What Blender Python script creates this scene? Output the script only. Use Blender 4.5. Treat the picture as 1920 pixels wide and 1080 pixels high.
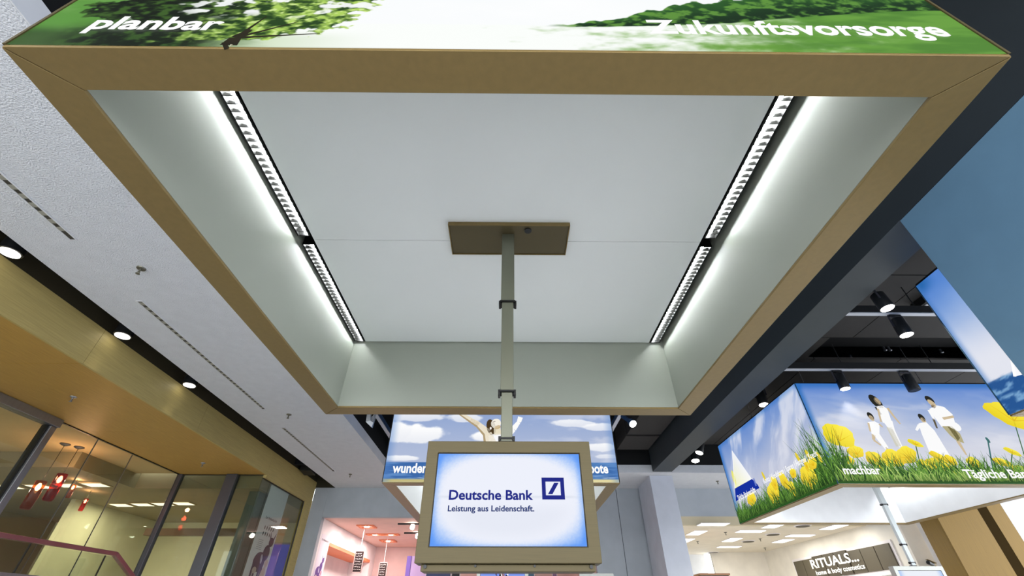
import bpy, bmesh, math, random
import numpy as np
from mathutils import Vector, Matrix
random.seed(7)
rng = np.random.default_rng(11)
S = bpy.context.scene
for o in list(bpy.data.objects): bpy.data.objects.remove(o, do_unlink=True)
COL = S.collection

# ------------------------------------------------------------------ camera, world, exposure
ZC = 1.15                      # eye height; every z below is written relative to eye level and shifted by ZC when built
F, PITCH, YAW, CY = 804.6, 0.658, 0.009, 539.0
cam_d = bpy.data.cameras.new('camera'); cam = bpy.data.objects.new('camera', cam_d); COL.objects.link(cam)
cam_d.sensor_width = 36; cam_d.lens = F/1920*36; cam_d.clip_start = 0.05; cam_d.clip_end = 200
cam.location = (0, 0, ZC); cam.rotation_euler = (math.pi/2+PITCH, 0, -YAW)
S.camera = cam
w = bpy.data.worlds.new('mall'); S.world = w; w.use_nodes = True
w.node_tree.nodes['Background'].inputs[0].default_value = (0.93, 0.96, 1.0, 1)
w.node_tree.nodes['Background'].inputs[1].default_value = 4.4
S.view_settings.view_transform = 'Standard'; S.view_settings.look = 'None'
S.view_settings.exposure = 0.0; S.view_settings.gamma = 1.0; S.view_settings.use_curve_mapping = False
TUBE, BOX = 95.0, 1.0          # brightness of the canopy tubes and of the light boxes

# pixel of the photograph -> point on a plane of the place (used only to take measurements at build time)
_fw = np.array([math.sin(YAW)*math.cos(PITCH), math.cos(YAW)*math.cos(PITCH), math.sin(PITCH)])
_rt = np.array([math.cos(YAW), -math.sin(YAW), 0]); _up = np.cross(_rt, _fw)
def _ray(px, py): return (px-960)/F*_rt-(py-CY)/F*_up+_fw
def PX(px, py, x): d = _ray(px, py); return d*x/d[0]
def PY(px, py, y): d = _ray(px, py); return d*y/d[1]
def PZ(px, py, z): d = _ray(px, py); return d*z/d[2]

# ------------------------------------------------------------------ helpers
def lin(c):
    c = np.asarray(c, float)/255.0
    return np.where(c <= .04045, c/12.92, ((c+.055)/1.055)**2.4)
def rgba(c): return (*[float(v) for v in lin(c)], 1)
MATS = {}
def mat(name, c, rough=.5, metal=0., spec=.5, bump=None, var=None, emit=None, coat=0):
    """bump=(scale, strength, distance, stretch)  var=(scale, amount, stretch)"""
    if name in MATS: return MATS[name]
    m = bpy.data.materials.new(name); m.use_nodes = True; nt = m.node_tree; b = nt.nodes['Principled BSDF']
    b.inputs['Base Color'].default_value = rgba(c); b.inputs['Roughness'].default_value = rough
    b.inputs['Metallic'].default_value = metal; b.inputs['Specular IOR Level'].default_value = spec
    b.inputs['Coat Weight'].default_value = coat
    tc = nt.nodes.new('ShaderNodeTexCoord')
    def noise(scale, stretch, det=4):
        mp = nt.nodes.new('ShaderNodeMapping'); mp.inputs['Scale'].default_value = stretch
        nt.links.new(tc.outputs['Object'], mp.inputs['Vector'])
        n = nt.nodes.new('ShaderNodeTexNoise'); n.inputs['Scale'].default_value = scale; n.inputs['Detail'].default_value = det
        nt.links.new(mp.outputs[0], n.inputs['Vector']); return n
    v = var or (3.0, .05, (1, 1, 1))
    n = noise(v[0], v[2]); r = nt.nodes.new('ShaderNodeValToRGB')
    k0, k1 = 1-v[1], 1+v[1]; base = lin(c)
    r.color_ramp.elements[0].position = .3; r.color_ramp.elements[1].position = .7
    r.color_ramp.elements[0].color = (*np.clip(base*k0, 0, 1), 1); r.color_ramp.elements[1].color = (*np.clip(base*k1, 0, 1), 1)
    nt.links.new(n.outputs[0], r.inputs[0]); nt.links.new(r.outputs[0], b.inputs['Base Color'])
    if bump:
        n2 = noise(bump[0], bump[3] if len(bump) > 3 else (1, 1, 1), 3)
        bp = nt.nodes.new('ShaderNodeBump'); bp.inputs['Strength'].default_value = bump[1]; bp.inputs['Distance'].default_value = bump[2]
        nt.links.new(n2.outputs[0], bp.inputs['Height']); nt.links.new(bp.outputs[0], b.inputs['Normal'])
    if emit:
        b.inputs['Emission Color'].default_value = rgba(emit[0]); b.inputs['Emission Strength'].default_value = emit[1]
    MATS[name] = m; return m
def glow(name, c, s):
    if name in MATS: return MATS[name]
    m = bpy.data.materials.new(name); m.use_nodes = True; b = m.node_tree.nodes['Principled BSDF']
    b.inputs['Base Color'].default_value = (.006, .006, .006, 1); b.inputs['Roughness'].default_value = .5; b.inputs['Specular IOR Level'].default_value = .05
    b.inputs['Emission Color'].default_value = rgba(c); b.inputs['Emission Strength'].default_value = s
    MATS[name] = m; return m
def print_mat():
    m = bpy.data.materials.new('backlit_print'); m.use_nodes = True; nt = m.node_tree; b = nt.nodes['Principled BSDF']
    b.inputs['Base Color'].default_value = (.006, .006, .006, 1); b.inputs['Roughness'].default_value = .5; b.inputs['Specular IOR Level'].default_value = .03
    a = nt.nodes.new('ShaderNodeVertexColor'); a.layer_name = 'print'
    nt.links.new(a.outputs[0], b.inputs['Emission Color']); b.inputs['Emission Strength'].default_value = BOX
    return m
def paper_mat():
    m = bpy.data.materials.new('paper_print'); m.use_nodes = True; nt = m.node_tree; b = nt.nodes['Principled BSDF']
    b.inputs['Roughness'].default_value = .7
    a = nt.nodes.new('ShaderNodeVertexColor'); a.layer_name = 'print'
    nt.links.new(a.outputs[0], b.inputs['Base Color']); return m
def glass_mat(name, tint, refl=1.0):
    m = bpy.data.materials.new(name); m.use_nodes = True; nt = m.node_tree
    for n in list(nt.nodes):
        if n.type != 'OUTPUT_MATERIAL': nt.nodes.remove(n)
    out = [n for n in nt.nodes if n.type == 'OUTPUT_MATERIAL'][0]
    t = nt.nodes.new('ShaderNodeBsdfTransparent'); t.inputs[0].default_value = (*tint, 1)
    g = nt.nodes.new('ShaderNodeBsdfGlossy'); g.inputs['Roughness'].default_value = .0
    f = nt.nodes.new('ShaderNodeLayerWeight'); f.inputs[0].default_value = .5     # Schlick reflectance, the same from both sides
    pw = nt.nodes.new('ShaderNodeMath'); pw.operation = 'POWER'; pw.inputs[1].default_value = 5
    mu = nt.nodes.new('ShaderNodeMath'); mu.operation = 'MULTIPLY_ADD'; mu.inputs[1].default_value = .9*refl; mu.inputs[2].default_value = .045*refl
    nt.links.new(f.outputs[1], pw.inputs[0])
    mx = nt.nodes.new('ShaderNodeMixShader')
    nt.links.new(pw.outputs[0], mu.inputs[0]); nt.links.new(mu.outputs[0], mx.inputs[0])
    nt.links.new(t.outputs[0], mx.inputs[1]); nt.links.new(g.outputs[0], mx.inputs[2]); nt.links.new(mx.outputs[0], out.inputs[0])
    return m

def thing(name, label, cat, loc, group=None, kind=None):
    o = bpy.data.objects.new(name, None); o.empty_display_size = .1; COL.objects.link(o)
    o.location = (loc[0], loc[1], loc[2]+ZC)
    if kind: o['kind'] = kind
    else:
        o['label'] = label; o['category'] = cat
    if group: o['group'] = group
    return o
def tag(o, label, cat, group=None):
    o['label'] = label; o['category'] = cat
    if group: o['group'] = group
    return o
def rootloc(o):
    while o.parent: o = o.parent
    return o.location
class MB:
    def __init__(s): s.v = []; s.f = []
    def add(s, vs, fs):
        n = len(s.v); s.v += [tuple(map(float, p)) for p in vs]; s.f += [tuple(i+n for i in f) for f in fs]; return s
    def box(s, x0, x1, y0, y1, z0, z1):
        return s.add([(x0,y0,z0),(x1,y0,z0),(x1,y1,z0),(x0,y1,z0),(x0,y0,z1),(x1,y0,z1),(x1,y1,z1),(x0,y1,z1)],
                     [(0,3,2,1),(4,5,6,7),(0,1,5,4),(1,2,6,5),(2,3,7,6),(3,0,4,7)])
    def prism(s, pts, d):
        """pts: planar 3D polygon, d: extrusion vector"""
        n = len(pts); p = [Vector(q) for q in pts]; d = Vector(d)
        s.add(list(p)+[q+d for q in p], [tuple(range(n))[::-1], tuple(range(n, 2*n))]+[(i, (i+1) % n, n+(i+1) % n, n+i) for i in range(n)]); return s
    def cyl(s, p0, p1, r0, r1=None, n=16):
        r1 = r0 if r1 is None else r1
        p0, p1 = Vector(p0), Vector(p1); ax = (p1-p0).normalized()
        a = ax.orthogonal().normalized(); b = ax.cross(a); vs = []
        for p, r in ((p0, r0), (p1, r1)):
            for i in range(n):
                t = 2*math.pi*i/n; vs.append(p+a*(r*math.cos(t))+b*(r*math.sin(t)))
        s.add(vs, [tuple(range(n))[::-1], tuple(range(n, 2*n))]+[(i, (i+1) % n, n+(i+1) % n, n+i) for i in range(n)]); return s
    def bar(s, p0, p1, wx, wy):
        """rectangular bar between two points"""
        p0, p1 = Vector(p0), Vector(p1); ax = (p1-p0).normalized()
        up = Vector((0, 0, 1)) if abs(ax.z) < .95 else Vector((0, 1, 0))
        a = ax.cross(up).normalized()*wx/2; b = a.cross(ax).normalized()*wy/2
        s.prism([p0-a-b, p0+a-b, p0+a+b, p0-a+b], p1-p0); return s
    def lathe(s, c, prof, n=20):
        c = Vector(c); vs = []; fs = []
        for r, z in prof:
            for i in range(n):
                t = 2*math.pi*i/n; vs.append((c.x+r*math.cos(t), c.y+r*math.sin(t), c.z+z))
        for k in range(len(prof)-1):
            for i in range(n): fs.append((k*n+i, k*n+(i+1) % n, (k+1)*n+(i+1) % n, (k+1)*n+i))
        fs.append(tuple(range(n))[::-1]); m = (len(prof)-1)*n; fs.append(tuple(range(m, m+n)))
        return s.add(vs, fs)
    def build(s, name, m, parent=None, bevel=0, smooth=False, loc=None):
        if parent is not None: L = Vector(rootloc(parent))-Vector((0, 0, ZC))
        elif loc is not None: L = Vector(loc)
        else:
            a = np.array(s.v); L = Vector(((a[:,0].min()+a[:,0].max())/2, (a[:,1].min()+a[:,1].max())/2, a[:,2].min()))
        me = bpy.data.meshes.new(name); me.from_pydata([tuple(Vector(p)-L) for p in s.v], [], s.f)
        bm = bmesh.new(); bm.from_mesh(me); bmesh.ops.recalc_face_normals(bm, faces=bm.faces)
        if bevel: bmesh.ops.bevel(bm, geom=[e for e in bm.edges if len(e.link_faces) == 2 and e.calc_face_angle(0) > .5], offset=bevel, segments=2, affect='EDGES', profile=.5)
        bm.to_mesh(me); bm.free()
        if smooth:
            me.polygons.foreach_set('use_smooth', [True]*len(me.polygons)); me.set_sharp_from_angle(angle=.6)
        me.materials.append(m); o = bpy.data.objects.new(name, me); COL.objects.link(o)
        if parent is not None: o.parent = parent
        else: o.location = (L.x, L.y, L.z+ZC)
        return o
def box(name, m, parent, x0, x1, y0, y1, z0, z1, bevel=0): return MB().box(x0, x1, y0, y1, z0, z1).build(name, m, parent, bevel)
def struct(name, mb, m): o = mb.build(name, m); o['kind'] = 'structure'; return o
def lamp(name, kind, parent, loc, energy, color=(1, 1, 1), size=.1, rot=None, spot=1.2, blend=.6):
    d = bpy.data.lights.new(name, kind); d.energy = energy; d.color = color
    if kind == 'AREA': d.size = size
    else: d.shadow_soft_size = size
    if kind == 'SPOT': d.spot_size = spot; d.spot_blend = blend
    o = bpy.data.objects.new(name, d); COL.objects.link(o); o.parent = parent
    L = rootloc(parent); o.location = (loc[0]-L.x, loc[1]-L.y, loc[2]+ZC-L.z)
    if rot: o.rotation_euler = rot
    return o

# ---- prints: a colour grid plus flat shapes on it, all one sheet with its colours in an attribute
def _hash(ix, iy, seed):
    h = (ix.astype(np.int64)*374761393+iy.astype(np.int64)*668265263+seed*974634541) & 0x7fffffff
    h = ((h ^ (h >> 13))*1274126177) & 0x7fffffff
    return ((h ^ (h >> 16)) & 0xffff)/65535.0
def vnoise(x, y, seed=0):
    ix, iy = np.floor(x), np.floor(y); fx, fy = x-ix, y-iy; fx = fx*fx*(3-2*fx); fy = fy*fy*(3-2*fy)
    a, b = _hash(ix, iy, seed), _hash(ix+1, iy, seed); c, d = _hash(ix, iy+1, seed), _hash(ix+1, iy+1, seed)
    return (a*(1-fx)+b*fx)*(1-fy)+(c*(1-fx)+d*fx)*fy
def fbm(x, y, seed=0, o=5):
    r = 0; a = .5
    for i in range(o): r = r+a*vnoise(x*2**i, y*2**i, seed+i*17); a *= .5
    return r/(1-.5**o)
def sm(a, b, x): t = np.clip((x-a)/(b-a), 0, 1); return t*t*(3-2*t)
def mix(c0, c1, t):
    t = np.asarray(t)[..., None]; return np.asarray(c0, float)*(1-t)+np.asarray(c1, float)*t
class Print:
    def __init__(s, to3d): s.to3d = to3d; s.v = []; s.c = []; s.f = []; s.n = 0; s.layer = 0; s.q = []
    def grid(s, us, vs, fn):
        U, V = np.meshgrid(us, vs); c = np.clip(fn(U, V), 0, 255); nu, nv = len(us), len(vs)
        s.v.append(np.stack([U.ravel(), V.ravel(), np.zeros(U.size)], -1)); s.c.append(c.reshape(-1, 3))
        i = (np.arange(nv-1)[:, None]*nu+np.arange(nu-1)).ravel()+s.n
        s.q.append(np.stack([i, i+1, i+nu+1, i+nu], -1)); s.n += U.size; return s
    def poly(s, pts, col):
        s.layer += 1; k = len(pts); cs = np.asarray(col, float)
        if cs.ndim == 1: cs = np.tile(cs, (k, 1))
        s.v.append(np.array([(p[0], p[1], .0004+2e-7*s.layer) for p in pts])); s.c.append(cs)
        s.f.append(tuple(range(s.n, s.n+k))); s.n += k; return s
    def ell(s, c, a, b, ang=0, col=(0, 0, 0), n=14, col2=None):
        t = np.arange(n)*2*math.pi/n; x = a*np.cos(t); y = b*np.sin(t); ca, sa = math.cos(ang), math.sin(ang)
        P = np.stack([c[0]+x*ca-y*sa, c[1]+x*sa+y*ca], -1)
        if col2 is not None: col = [mix(col, col2, .5-.5*math.sin(k)) for k in t]
        return s.poly(P, np.array(col, float))
    def stroke(s, p, q, w0, w1, col, col2=None):
        p, q = np.array(p), np.array(q); d = q-p; n = np.array([-d[1], d[0]])/(np.linalg.norm(d)+1e-9)
        c = col if col2 is None else [col, col, col2, col2]
        return s.poly([p-n*w0, p+n*w0, q+n*w1, q-n*w1], np.array(c, float))
    def build(s, name, m, parent, thick=None):
        V = np.concatenate(s.v); C = lin(np.concatenate(s.c)); P = s.to3d(V[:, 0], V[:, 1], V[:, 2])
        L = np.array(rootloc(parent)) if parent is not None else np.zeros(3)
        P = P+np.array([0, 0, ZC])-L
        faces = [tuple(map(int, r)) for r in np.concatenate(s.q)] if s.q else []
        me = bpy.data.meshes.new(name); me.from_pydata(P.tolist(), [], faces+s.f)
        at = me.color_attributes.new('print', 'FLOAT_COLOR', 'POINT')
        at.data.foreach_set('color', np.concatenate([C, np.ones((len(C), 1))], 1).astype(np.float32).ravel())
        me.materials.append(m); o = bpy.data.objects.new(name, me); COL.objects.link(o)
        if parent is not None: o.parent = parent
        return o
_CAP = []
def cap_height():
    if not _CAP:
        cu = bpy.data.curves.new('t', 'FONT'); cu.body = 'H'; cu.size = 1; o = bpy.data.objects.new('t', cu); COL.objects.link(o)
        me = bpy.data.meshes.new_from_object(o); _CAP.append(max(v.co.y for v in me.vertices)); bpy.data.objects.remove(o); bpy.data.curves.remove(cu); bpy.data.meshes.remove(me)
    return _CAP[0]
def lettering(body, to3d, u0, v0, width, height, m, parent, bold=.0, shear=0., name='lettering', off=.0022):
    """flat letters: left edge u0, baseline v0, total width, height of a capital"""
    cu = bpy.data.curves.new('t', 'FONT'); cu.body = body; cu.size = 1; cu.offset = bold; cu.shear = shear
    cu.fill_mode = 'FRONT'; cu.resolution_u = 3
    o = bpy.data.objects.new('t', cu); COL.objects.link(o)
    me = bpy.data.meshes.new_from_object(o); bpy.data.objects.remove(o); bpy.data.curves.remove(cu)
    co = np.empty(len(me.vertices)*3); me.vertices.foreach_get('co', co); co = co.reshape(-1, 3)
    x0, x1 = co[:, 0].min(), co[:, 0].max(); sx = width/(x1-x0); sy = height/cap_height()
    P = to3d(u0+(co[:, 0]-x0)*sx, v0+co[:, 1]*sy, np.full(len(co), off))
    P = P+np.array([0, 0, ZC])-np.array(rootloc(parent))
    me.vertices.foreach_set('co', P.ravel().astype(np.float32)); me.materials.clear(); me.materials.append(m)
    me.name = name; r = bpy.data.objects.new(name, me); COL.objects.link(r); r.parent = parent; me.update(); return r

# ------------------------------------------------------------------ materials
PRINT = print_mat(); PAPER = paper_mat()
BRONZE = mat('bronze_anodised', (130, 109, 64), .42, .25, .5, (60, .08, .002, (1, 1, 1)), (40, .05, (1, 1, 1)))
BRUSHED = mat('brushed_metal', (84, 74, 45), .48, .3, .5, (240, .12, .001, (.04, 1, 6)), (160, .10, (.05, 1, 4)))
STEEL = mat('steel', (150, 152, 158), .28, .85, .5, None, (30, .05, (1, 1, .1)))
DSTEEL = mat('dark_steel', (92, 92, 100), .3, .7, .5)
RECESS = mat('grey_green_lacquer', (154, 159, 148), .42, 0, .4, None, (2, .02, (1, 1, 1)))
PANEL = mat('white_panel', (246, 249, 248), .5, 0, .3, None, (1.5, .015, (1, 1, 1)))
WHITER = mat('white_lacquer', (238, 239, 241), .5, 0, .3)
BLACK = mat('black_metal', (16, 16, 15), .45, 0, .4)
DARKM = mat('dark_coat', (26, 28, 30), .35, 0, .5)
LOUV = mat('louvre_dark', (20, 20, 18), .35, 0, .3)  # metal blades coloured near black, the shade of their undersides put into the colour
CHROME = mat('louvre_aluminium', (215, 216, 210), .25, .9, .5)
TUBEM = glow('tube', (247, 252, 255), TUBE)
POLE = mat('pole_paint', (112, 114, 98), .38, .35, .5)
PLASTER = mat('plaster', (221, 223, 227), .85, 0, .2, (85, .8, .022), (8, .03, (1, 1, 1)))
SMOOTHW = mat('smooth_white', (216, 217, 220), .7, 0, .25)
VOID = mat('void_black', (22, 23, 24), .8, 0, .2)
VPANEL = mat('void_panel', (52, 50, 48), .75, 0, .25, (20, .1, .01))
BEAM = mat('beam_paint', (54, 60, 63), .55, 0, .35, (10, .05, .01))
BLUEGREY = mat('blue_grey_paint', (112, 149, 172), .6, 0, .3, (60, .1, .004))
GREYWALL = mat('grey_wall', (174, 180, 186), .7, 0, .25)
COLW = mat('column_white', (196, 200, 210), .65, 0, .3)
WOODX = mat('oak_face', (176, 158, 100), .5, 0, .3, (60, .06, .003, (8, .25, 8)), (14, .10, (6, .25, 9)))
WOODS = mat('oak_soffit', (178, 139, 66), .5, 0, .3, (60, .06, .003, (8, .25, 8)), (14, .13, (7, .3, 8)))
WOODR = mat('oak_cladding', (140, 110, 48), .5, 0, .3, None, (10, .10, (9, 9, .25)))
WOODD = mat('dark_gap', (52, 40, 20), .9, 0, .03)
SLOT = mat('slot_brown', (46, 40, 20), .8)
FLOORM = mat('stone_floor', (214, 215, 217), .45, 0, .4, None, (1.2, .08, (1, 1, 1)))
GLASS = glass_mat('shop_glass', (.80, .84, .80), 1.0)
GLASSR = glass_mat('rail_glass', (.82, .85, .82), .8)
WHITEINK = glow('white_ink', (255, 255, 255), 1.0)
BLUEINK = glow('blue_ink', (0, 20, 130), 1.0)
NAVYINK = glow('navy_ink', (14, 42, 108), 1.0)
DLENS = glow('downlight_lens', (255, 250, 238), 5)
LENS = glow('lamp_lens', (255, 250, 240), 22)

# ------------------------------------------------------------------ the setting
struct('floor', MB().box(-14, 14, -5, 20, -1.25, -1.15), FLOORM)
H = 2.5
struct('ceiling', MB().prism([(-4.13, -4, H), (-2.56, -4, H), (-2.56, 9.7, H), (10.5, 9.7, H), (10.5, 11.1, H), (-4.13, 11.1, H)], (0, 0, .16)), PLASTER)
struct('trim_5', MB().box(-2.559, -2.549, -4, 9.69, H, H+.165), SMOOTHW)
struct('ceiling', MB().box(-4.75, 11, -4.5, 9.9, 3.75, 3.85), VOID)
# panelled part of the void right of the beam and a strip left of it
cp = thing('ceiling', '', '', (5.5, 5, 2.95), kind='structure')
xs = [3.5, 4.55, 5.85, 7.15, 8.45, 9.75]; ys = [-1.2, .1, 1.4, 2.7, 3.55, 4.85]
for i in range(len(xs)-1):
    for j in range(len(ys)-1):
        box('panel', VPANEL, cp, xs[i]+.006, xs[i+1]-.006, ys[j]+.006, ys[j+1]-.006, 2.95, 2.98)
for i in range(len(xs)-1): box('panel', VPANEL, cp, xs[i]+.006, xs[i+1]-.006, 5.66, 9.6, 2.95+.12, 2.98+.12)
box('panel', VPANEL, cp, 3.5, 4.25, 4.86, 5.6, 2.95, 2.98); box('panel', VPANEL, cp, 6.8, 9.75, 4.86, 5.6, 2.95, 2.98)
box('coffer', VOID, cp, 4.25, 6.8, 4.86, 5.6, 3.25, 3.28)
cl = thing('ceiling', '', '', (2.7, 7, 2.95), kind='structure')
for y0, y1 in ((3.4, 5.9), (5.98, 8.36), (8.46, 9.3)): MB().box(2.32, 2.98, y0, y1, 2.86, 3.3).build('panel', VPANEL, cl, .004)
struct('trim_1', MB().box(3.09, 3.5, -4, 9.62, H, 3.7), BEAM)
struct('wall_void', MB().box(-4.75, 11, 9.71, 9.8, 2.661, 3.75), VOID)
struct('wall_void', MB().box(-2.66, -2.57, -4, 9.7, 2.661, 3.75), VOID)
struct('wall_void', MB().box(10.6, 10.7, -4, 9.7, 2.4, 3.75), VOID)
# track rails with pale lower edge
for i, (y, x1) in enumerate(((3.74, 9.), (5.03, 9.))):
    t = thing('track_rail', ['dark lighting track with pale edge, nearer one, behind the blue column', 'dark lighting track with pale edge running above the poppy light box'][i], 'light track', (5.5, y, 2.57))
    box('rail', DARKM, t, 3.52, x1, y, y+.05, 2.588, 2.68); box('edge_strip', mat('pale_edge', (200, 203, 210), .4), t, 3.52, x1, y-.004, y+.05, 2.578, 2.587)
    for xx in (4.4, 5.6, 6.8, 8.0): MB().cyl((xx, y+.025, 2.68), (xx, y+.025, 2.96), .006, n=6).build('hanger', DARKM, t)

# back wall
yb = 11.1
wb = thing('wall_back', '', '', (0, yb, -1.15), kind='structure')
box('panel', GREYWALL, wb, -4.6, -4.28, yb, yb+.15, -1.15, H)
box('panel', GREYWALL, wb, -4.277, 1.95, yb, yb+.15, 1.875, H)
box('panel', GREYWALL, wb, 1.953, 2.588, yb, yb+.15, -1.15, H)
box('panel', GREYWALL, wb, 2.6, 3.75, yb, yb+.15, -1.15, H)
box('panel', GREYWALL, wb, 3.753, 10.4, yb, yb+.15, 1.9, H)
box('header', mat('cream_header', (205, 192, 160), .6), wb, 3.753, 8.27, yb, yb+.13, 1.72, 1.9)
box('joint_backing', BLACK, wb, 2.57, 2.62, yb+.03, yb+.14, -1.15, H-.01)
# columns
c_ = MB().box(3.1, 3.6, 9.93, 10.95, -1.15, H).build('column', COLW, None, .006); tag(c_, 'pale grey white square column in front of the back wall', 'column')
c_ = MB().box(3.09, 3.62, .9, 2.335, -1.15, H-.002).build('column', BLUEGREY, None, .004); tag(c_, 'large flat blue grey column under the dark beam at right edge', 'column')

# ---- left: oak bulkhead over a shop front
wl = thing('wall_left', '', '', (-4.7, 6, 2.19), kind='structure')
seams = [-4, 2.08, 4.21, 6.35, 8.7]
for a, b in zip(seams[:-1], seams[1:]):
    box('wood_panel', WOODS, wl, -6.3, -4.63, a+.002, b-.002, 2.19, 2.215)
    box('wood_panel', WOODX, wl, -4.63, -4.6, a+.002, b-.002, 2.19, 2.615)
box('wood_panel', WOODX, wl, -4.66, -4.6, 8.702, 11.09, 2.135, 2.615)
box('end_post', WOODX, wl, -4.7, -4.6, 10.78, 11.09, -1.15, 2.134)
box('top_cover', SLOT, wl, -6.3, -4.64, -4, 11.1, 2.6, 2.615)
struct('trim_2', MB().box(-4.75, -4.13, 11.1, 11.25, 2.5, 3.0).box(-4.75, -4.13, -4, 11.1, 2.96, 3.0).box(-4.75, -4.62, -4, 11.1, 2.62, 2.96).box(-4.14, -4.10, -4, 11.1, 2.66, 2.96), SLOT)
for i, y in enumerate((2.886, 4.309, 5.631)):
    t = thing('downlight', ['round white downlight in the dark slot, nearest, cut by the left edge', 'round white downlight in the dark slot, second, above the oak fascia', 'round white downlight in the dark slot, third and farthest lit'][i], 'downlight', (-4.47, y, 2.62), 'downlights in the dark slot')
    MB().lathe((-4.47, y, 2.60), [(.078, 0), (.09, .003), (.09, .20), (.06, .34), (.03, .36)], 20).build('housing', DARKM, t, smooth=True)
    MB().cyl((-4.47, y, 2.592), (-4.47, y, 2.602), .074, n=20).build('lens', DLENS, t)
    lamp('downlight_lamp', 'SPOT', t, (-4.47, y, 2.58), 5, (1, .93, .8), .06, None, 1.1, .8)
t = thing('speaker', 'small black box speaker at the far end of the dark slot', 'speaker', (-4.42, 10.05, 2.58))
MB().prism([(-4.56, 9.9, 2.58), (-4.3, 9.9, 2.58), (-4.3, 10.2, 2.55), (-4.56, 10.2, 2.55)], (0, 0, .2)).build('cabinet', BLACK, t, .01); box('bracket', BLACK, t, -4.46, -4.40, 10.0, 10.1, 2.76, 2.96)

# shop front: posts, header, panes
sf = thing('window_1', '', '', (-6.25, 7, -1.15), kind='structure')
box('header', STEEL, sf, -6.30, -6.16, -3, 5.90, 2.085, 2.188, .004)
box('post', STEEL, sf, -6.31, -6.19, 5.80, 5.89, -1.15, 2.084, .004)
box('gasket', BLACK, sf, -6.31, -6.22, 5.785, 5.799, -1.15, 2.084)
for a, b in ((-1.2, .55), (.56, 2.3), (2.31, 4.05), (4.06, 5.78)): box('pane', GLASS, sf, -6.256, -6.244, a, b, -1.15, 2.08)
for a, b in ((5.90, 6.642), (6.648, 7.402), (7.408, 8.66)): box('pane', GLASS, sf, -6.256, -6.244, a, b, -1.15, 2.188)
for y in (6.645, 7.405): box('joint', mat('silicone', (120, 116, 108), .4), sf, -6.258, -6.242, y-.003, y+.003, -1.15, 2.188)
box('head_channel', BLACK, sf, -6.265, -6.235, 5.9, 8.66, 2.178, 2.19)
sf2 = thing('window_2', '', '', (-5.4, 8.7, -1.15), kind='structure')
box('post', DSTEEL, sf2, -6.27, -6.18, 8.66, 8.75, -1.15, 2.188, .003); box('post', DSTEEL, sf2, -5.33, -5.13, 8.64, 8.76, -1.15, 2.188, .004)
box('head_channel', BLACK, sf2, -6.18, -4.66, 8.69, 8.71, 2.176, 2.188)
box('pane', GLASS, sf2, -6.18, -5.33, 8.694, 8.706, -1.15, 2.176); box('pane', GLASS, sf2, -5.13, -4.66, 8.694, 8.706, -1.15, 2.176)
sf3 = thing('window_3', '', '', (-4.65, 9.7, -1.15), kind='structure')
box('pane', GLASS, sf3, -4.662, -4.65, 8.70, 9.02, -1.15, 2.133); box('pane', GLASS, sf3, -4.662, -4.65, 9.026, 10.76, -1.15, 2.133)
box('edge_strip', DSTEEL, sf3, -4.668, -4.644, 10.76, 10.78, -1.15, 2.133); box('head_channel', BLACK, sf3, -4.668, -4.644, 8.7, 10.76, 2.125, 2.135)

# left shop interior
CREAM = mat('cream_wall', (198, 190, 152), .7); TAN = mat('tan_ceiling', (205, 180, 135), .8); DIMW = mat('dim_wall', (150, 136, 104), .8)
struct('ceiling', MB().box(-11.5, -6.3, -3, 7.35, 2.2, 2.26).box(-7.05, -6.3, 7.35, 8.66, 2.2, 2.26), TAN)
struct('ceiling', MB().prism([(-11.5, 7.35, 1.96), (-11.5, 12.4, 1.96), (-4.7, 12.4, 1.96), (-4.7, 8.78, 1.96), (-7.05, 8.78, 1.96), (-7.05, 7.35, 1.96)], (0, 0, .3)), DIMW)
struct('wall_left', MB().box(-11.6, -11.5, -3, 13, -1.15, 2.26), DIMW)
struct('wall_shop', MB().box(-11.5, -4.75, 12.4, 12.5, -1.15, 2.26), CREAM)
struct('wall_partition', MB().box(-8.95, -8.85, 9.7, 12.4, -1.15, 1.96), CREAM)
struct('trim_3', MB().box(-7.2, -4.75, 9.75, 9.9, 1.32, 1.44), mat('brown_lintel', (110, 80, 44), .6))
struct('trim_4', MB().box(-4.98, -4.78, 9.0, 9.35, -1.15, 1.96), mat('grey_green_post', (104, 110, 100), .6))
k = 0
LITE = glow('panel_light', (255, 244, 214), 2.2)
for (px, py) in ((18, 912), (75, 911), (128, 909), (180, 908), (228, 946), (268, 945), (306, 944), (344, 943)):
    p = PZ(px, py, 1.95)
    t = thing('ceiling_light', 'square lit ceiling panel inside the glazed shop, %s in its row' % ['leftmost of the near row', 'second of the near row', 'third of the near row', 'rightmost of the near row', 'leftmost of the far row', 'second of the far row', 'third of the far row', 'rightmost of the far row'][k], 'ceiling light', (p[0], p[1], 1.95), 'square lights in the glazed shop')
    box('frame', TAN, t, p[0]-.2, p[0]+.2, p[1]-.15, p[1]+.15, 1.945, 1.958); box('diffuser', LITE, t, p[0]-.17, p[0]+.17, p[1]-.12, p[1]+.12, 1.94, 1.9445)
    lamp('panel_lamp', 'AREA', t, (p[0], p[1], 1.93), (26, 26, 16, 10, 12, 16, 20, 20)[k], (1, .93, .76), .3)
    k += 1
va, vb = PY(452, 1010, 11.9), PY(556, 1010, 11.9)  # glowing panel added to imitate a violet reflection in the shop glass
t = thing('reflection_glow', 'added violet glow panel imitating a reflection in the glass, behind the cow banner', 'glow panel', (va[0]/2+vb[0]/2, 11.9, -1.15))
box('glow_face', glow('violet_glow', (84, 78, 196), .55), t, max(va[0], -7.9), -4.85, 11.9, 11.91, -.4, 1.42); box('frame', DSTEEL, t, max(va[0], -7.9)-.03, -4.82, 11.915, 11.97, -1.15, 1.46)  # face and frame both belong to the added reflection panel
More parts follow.
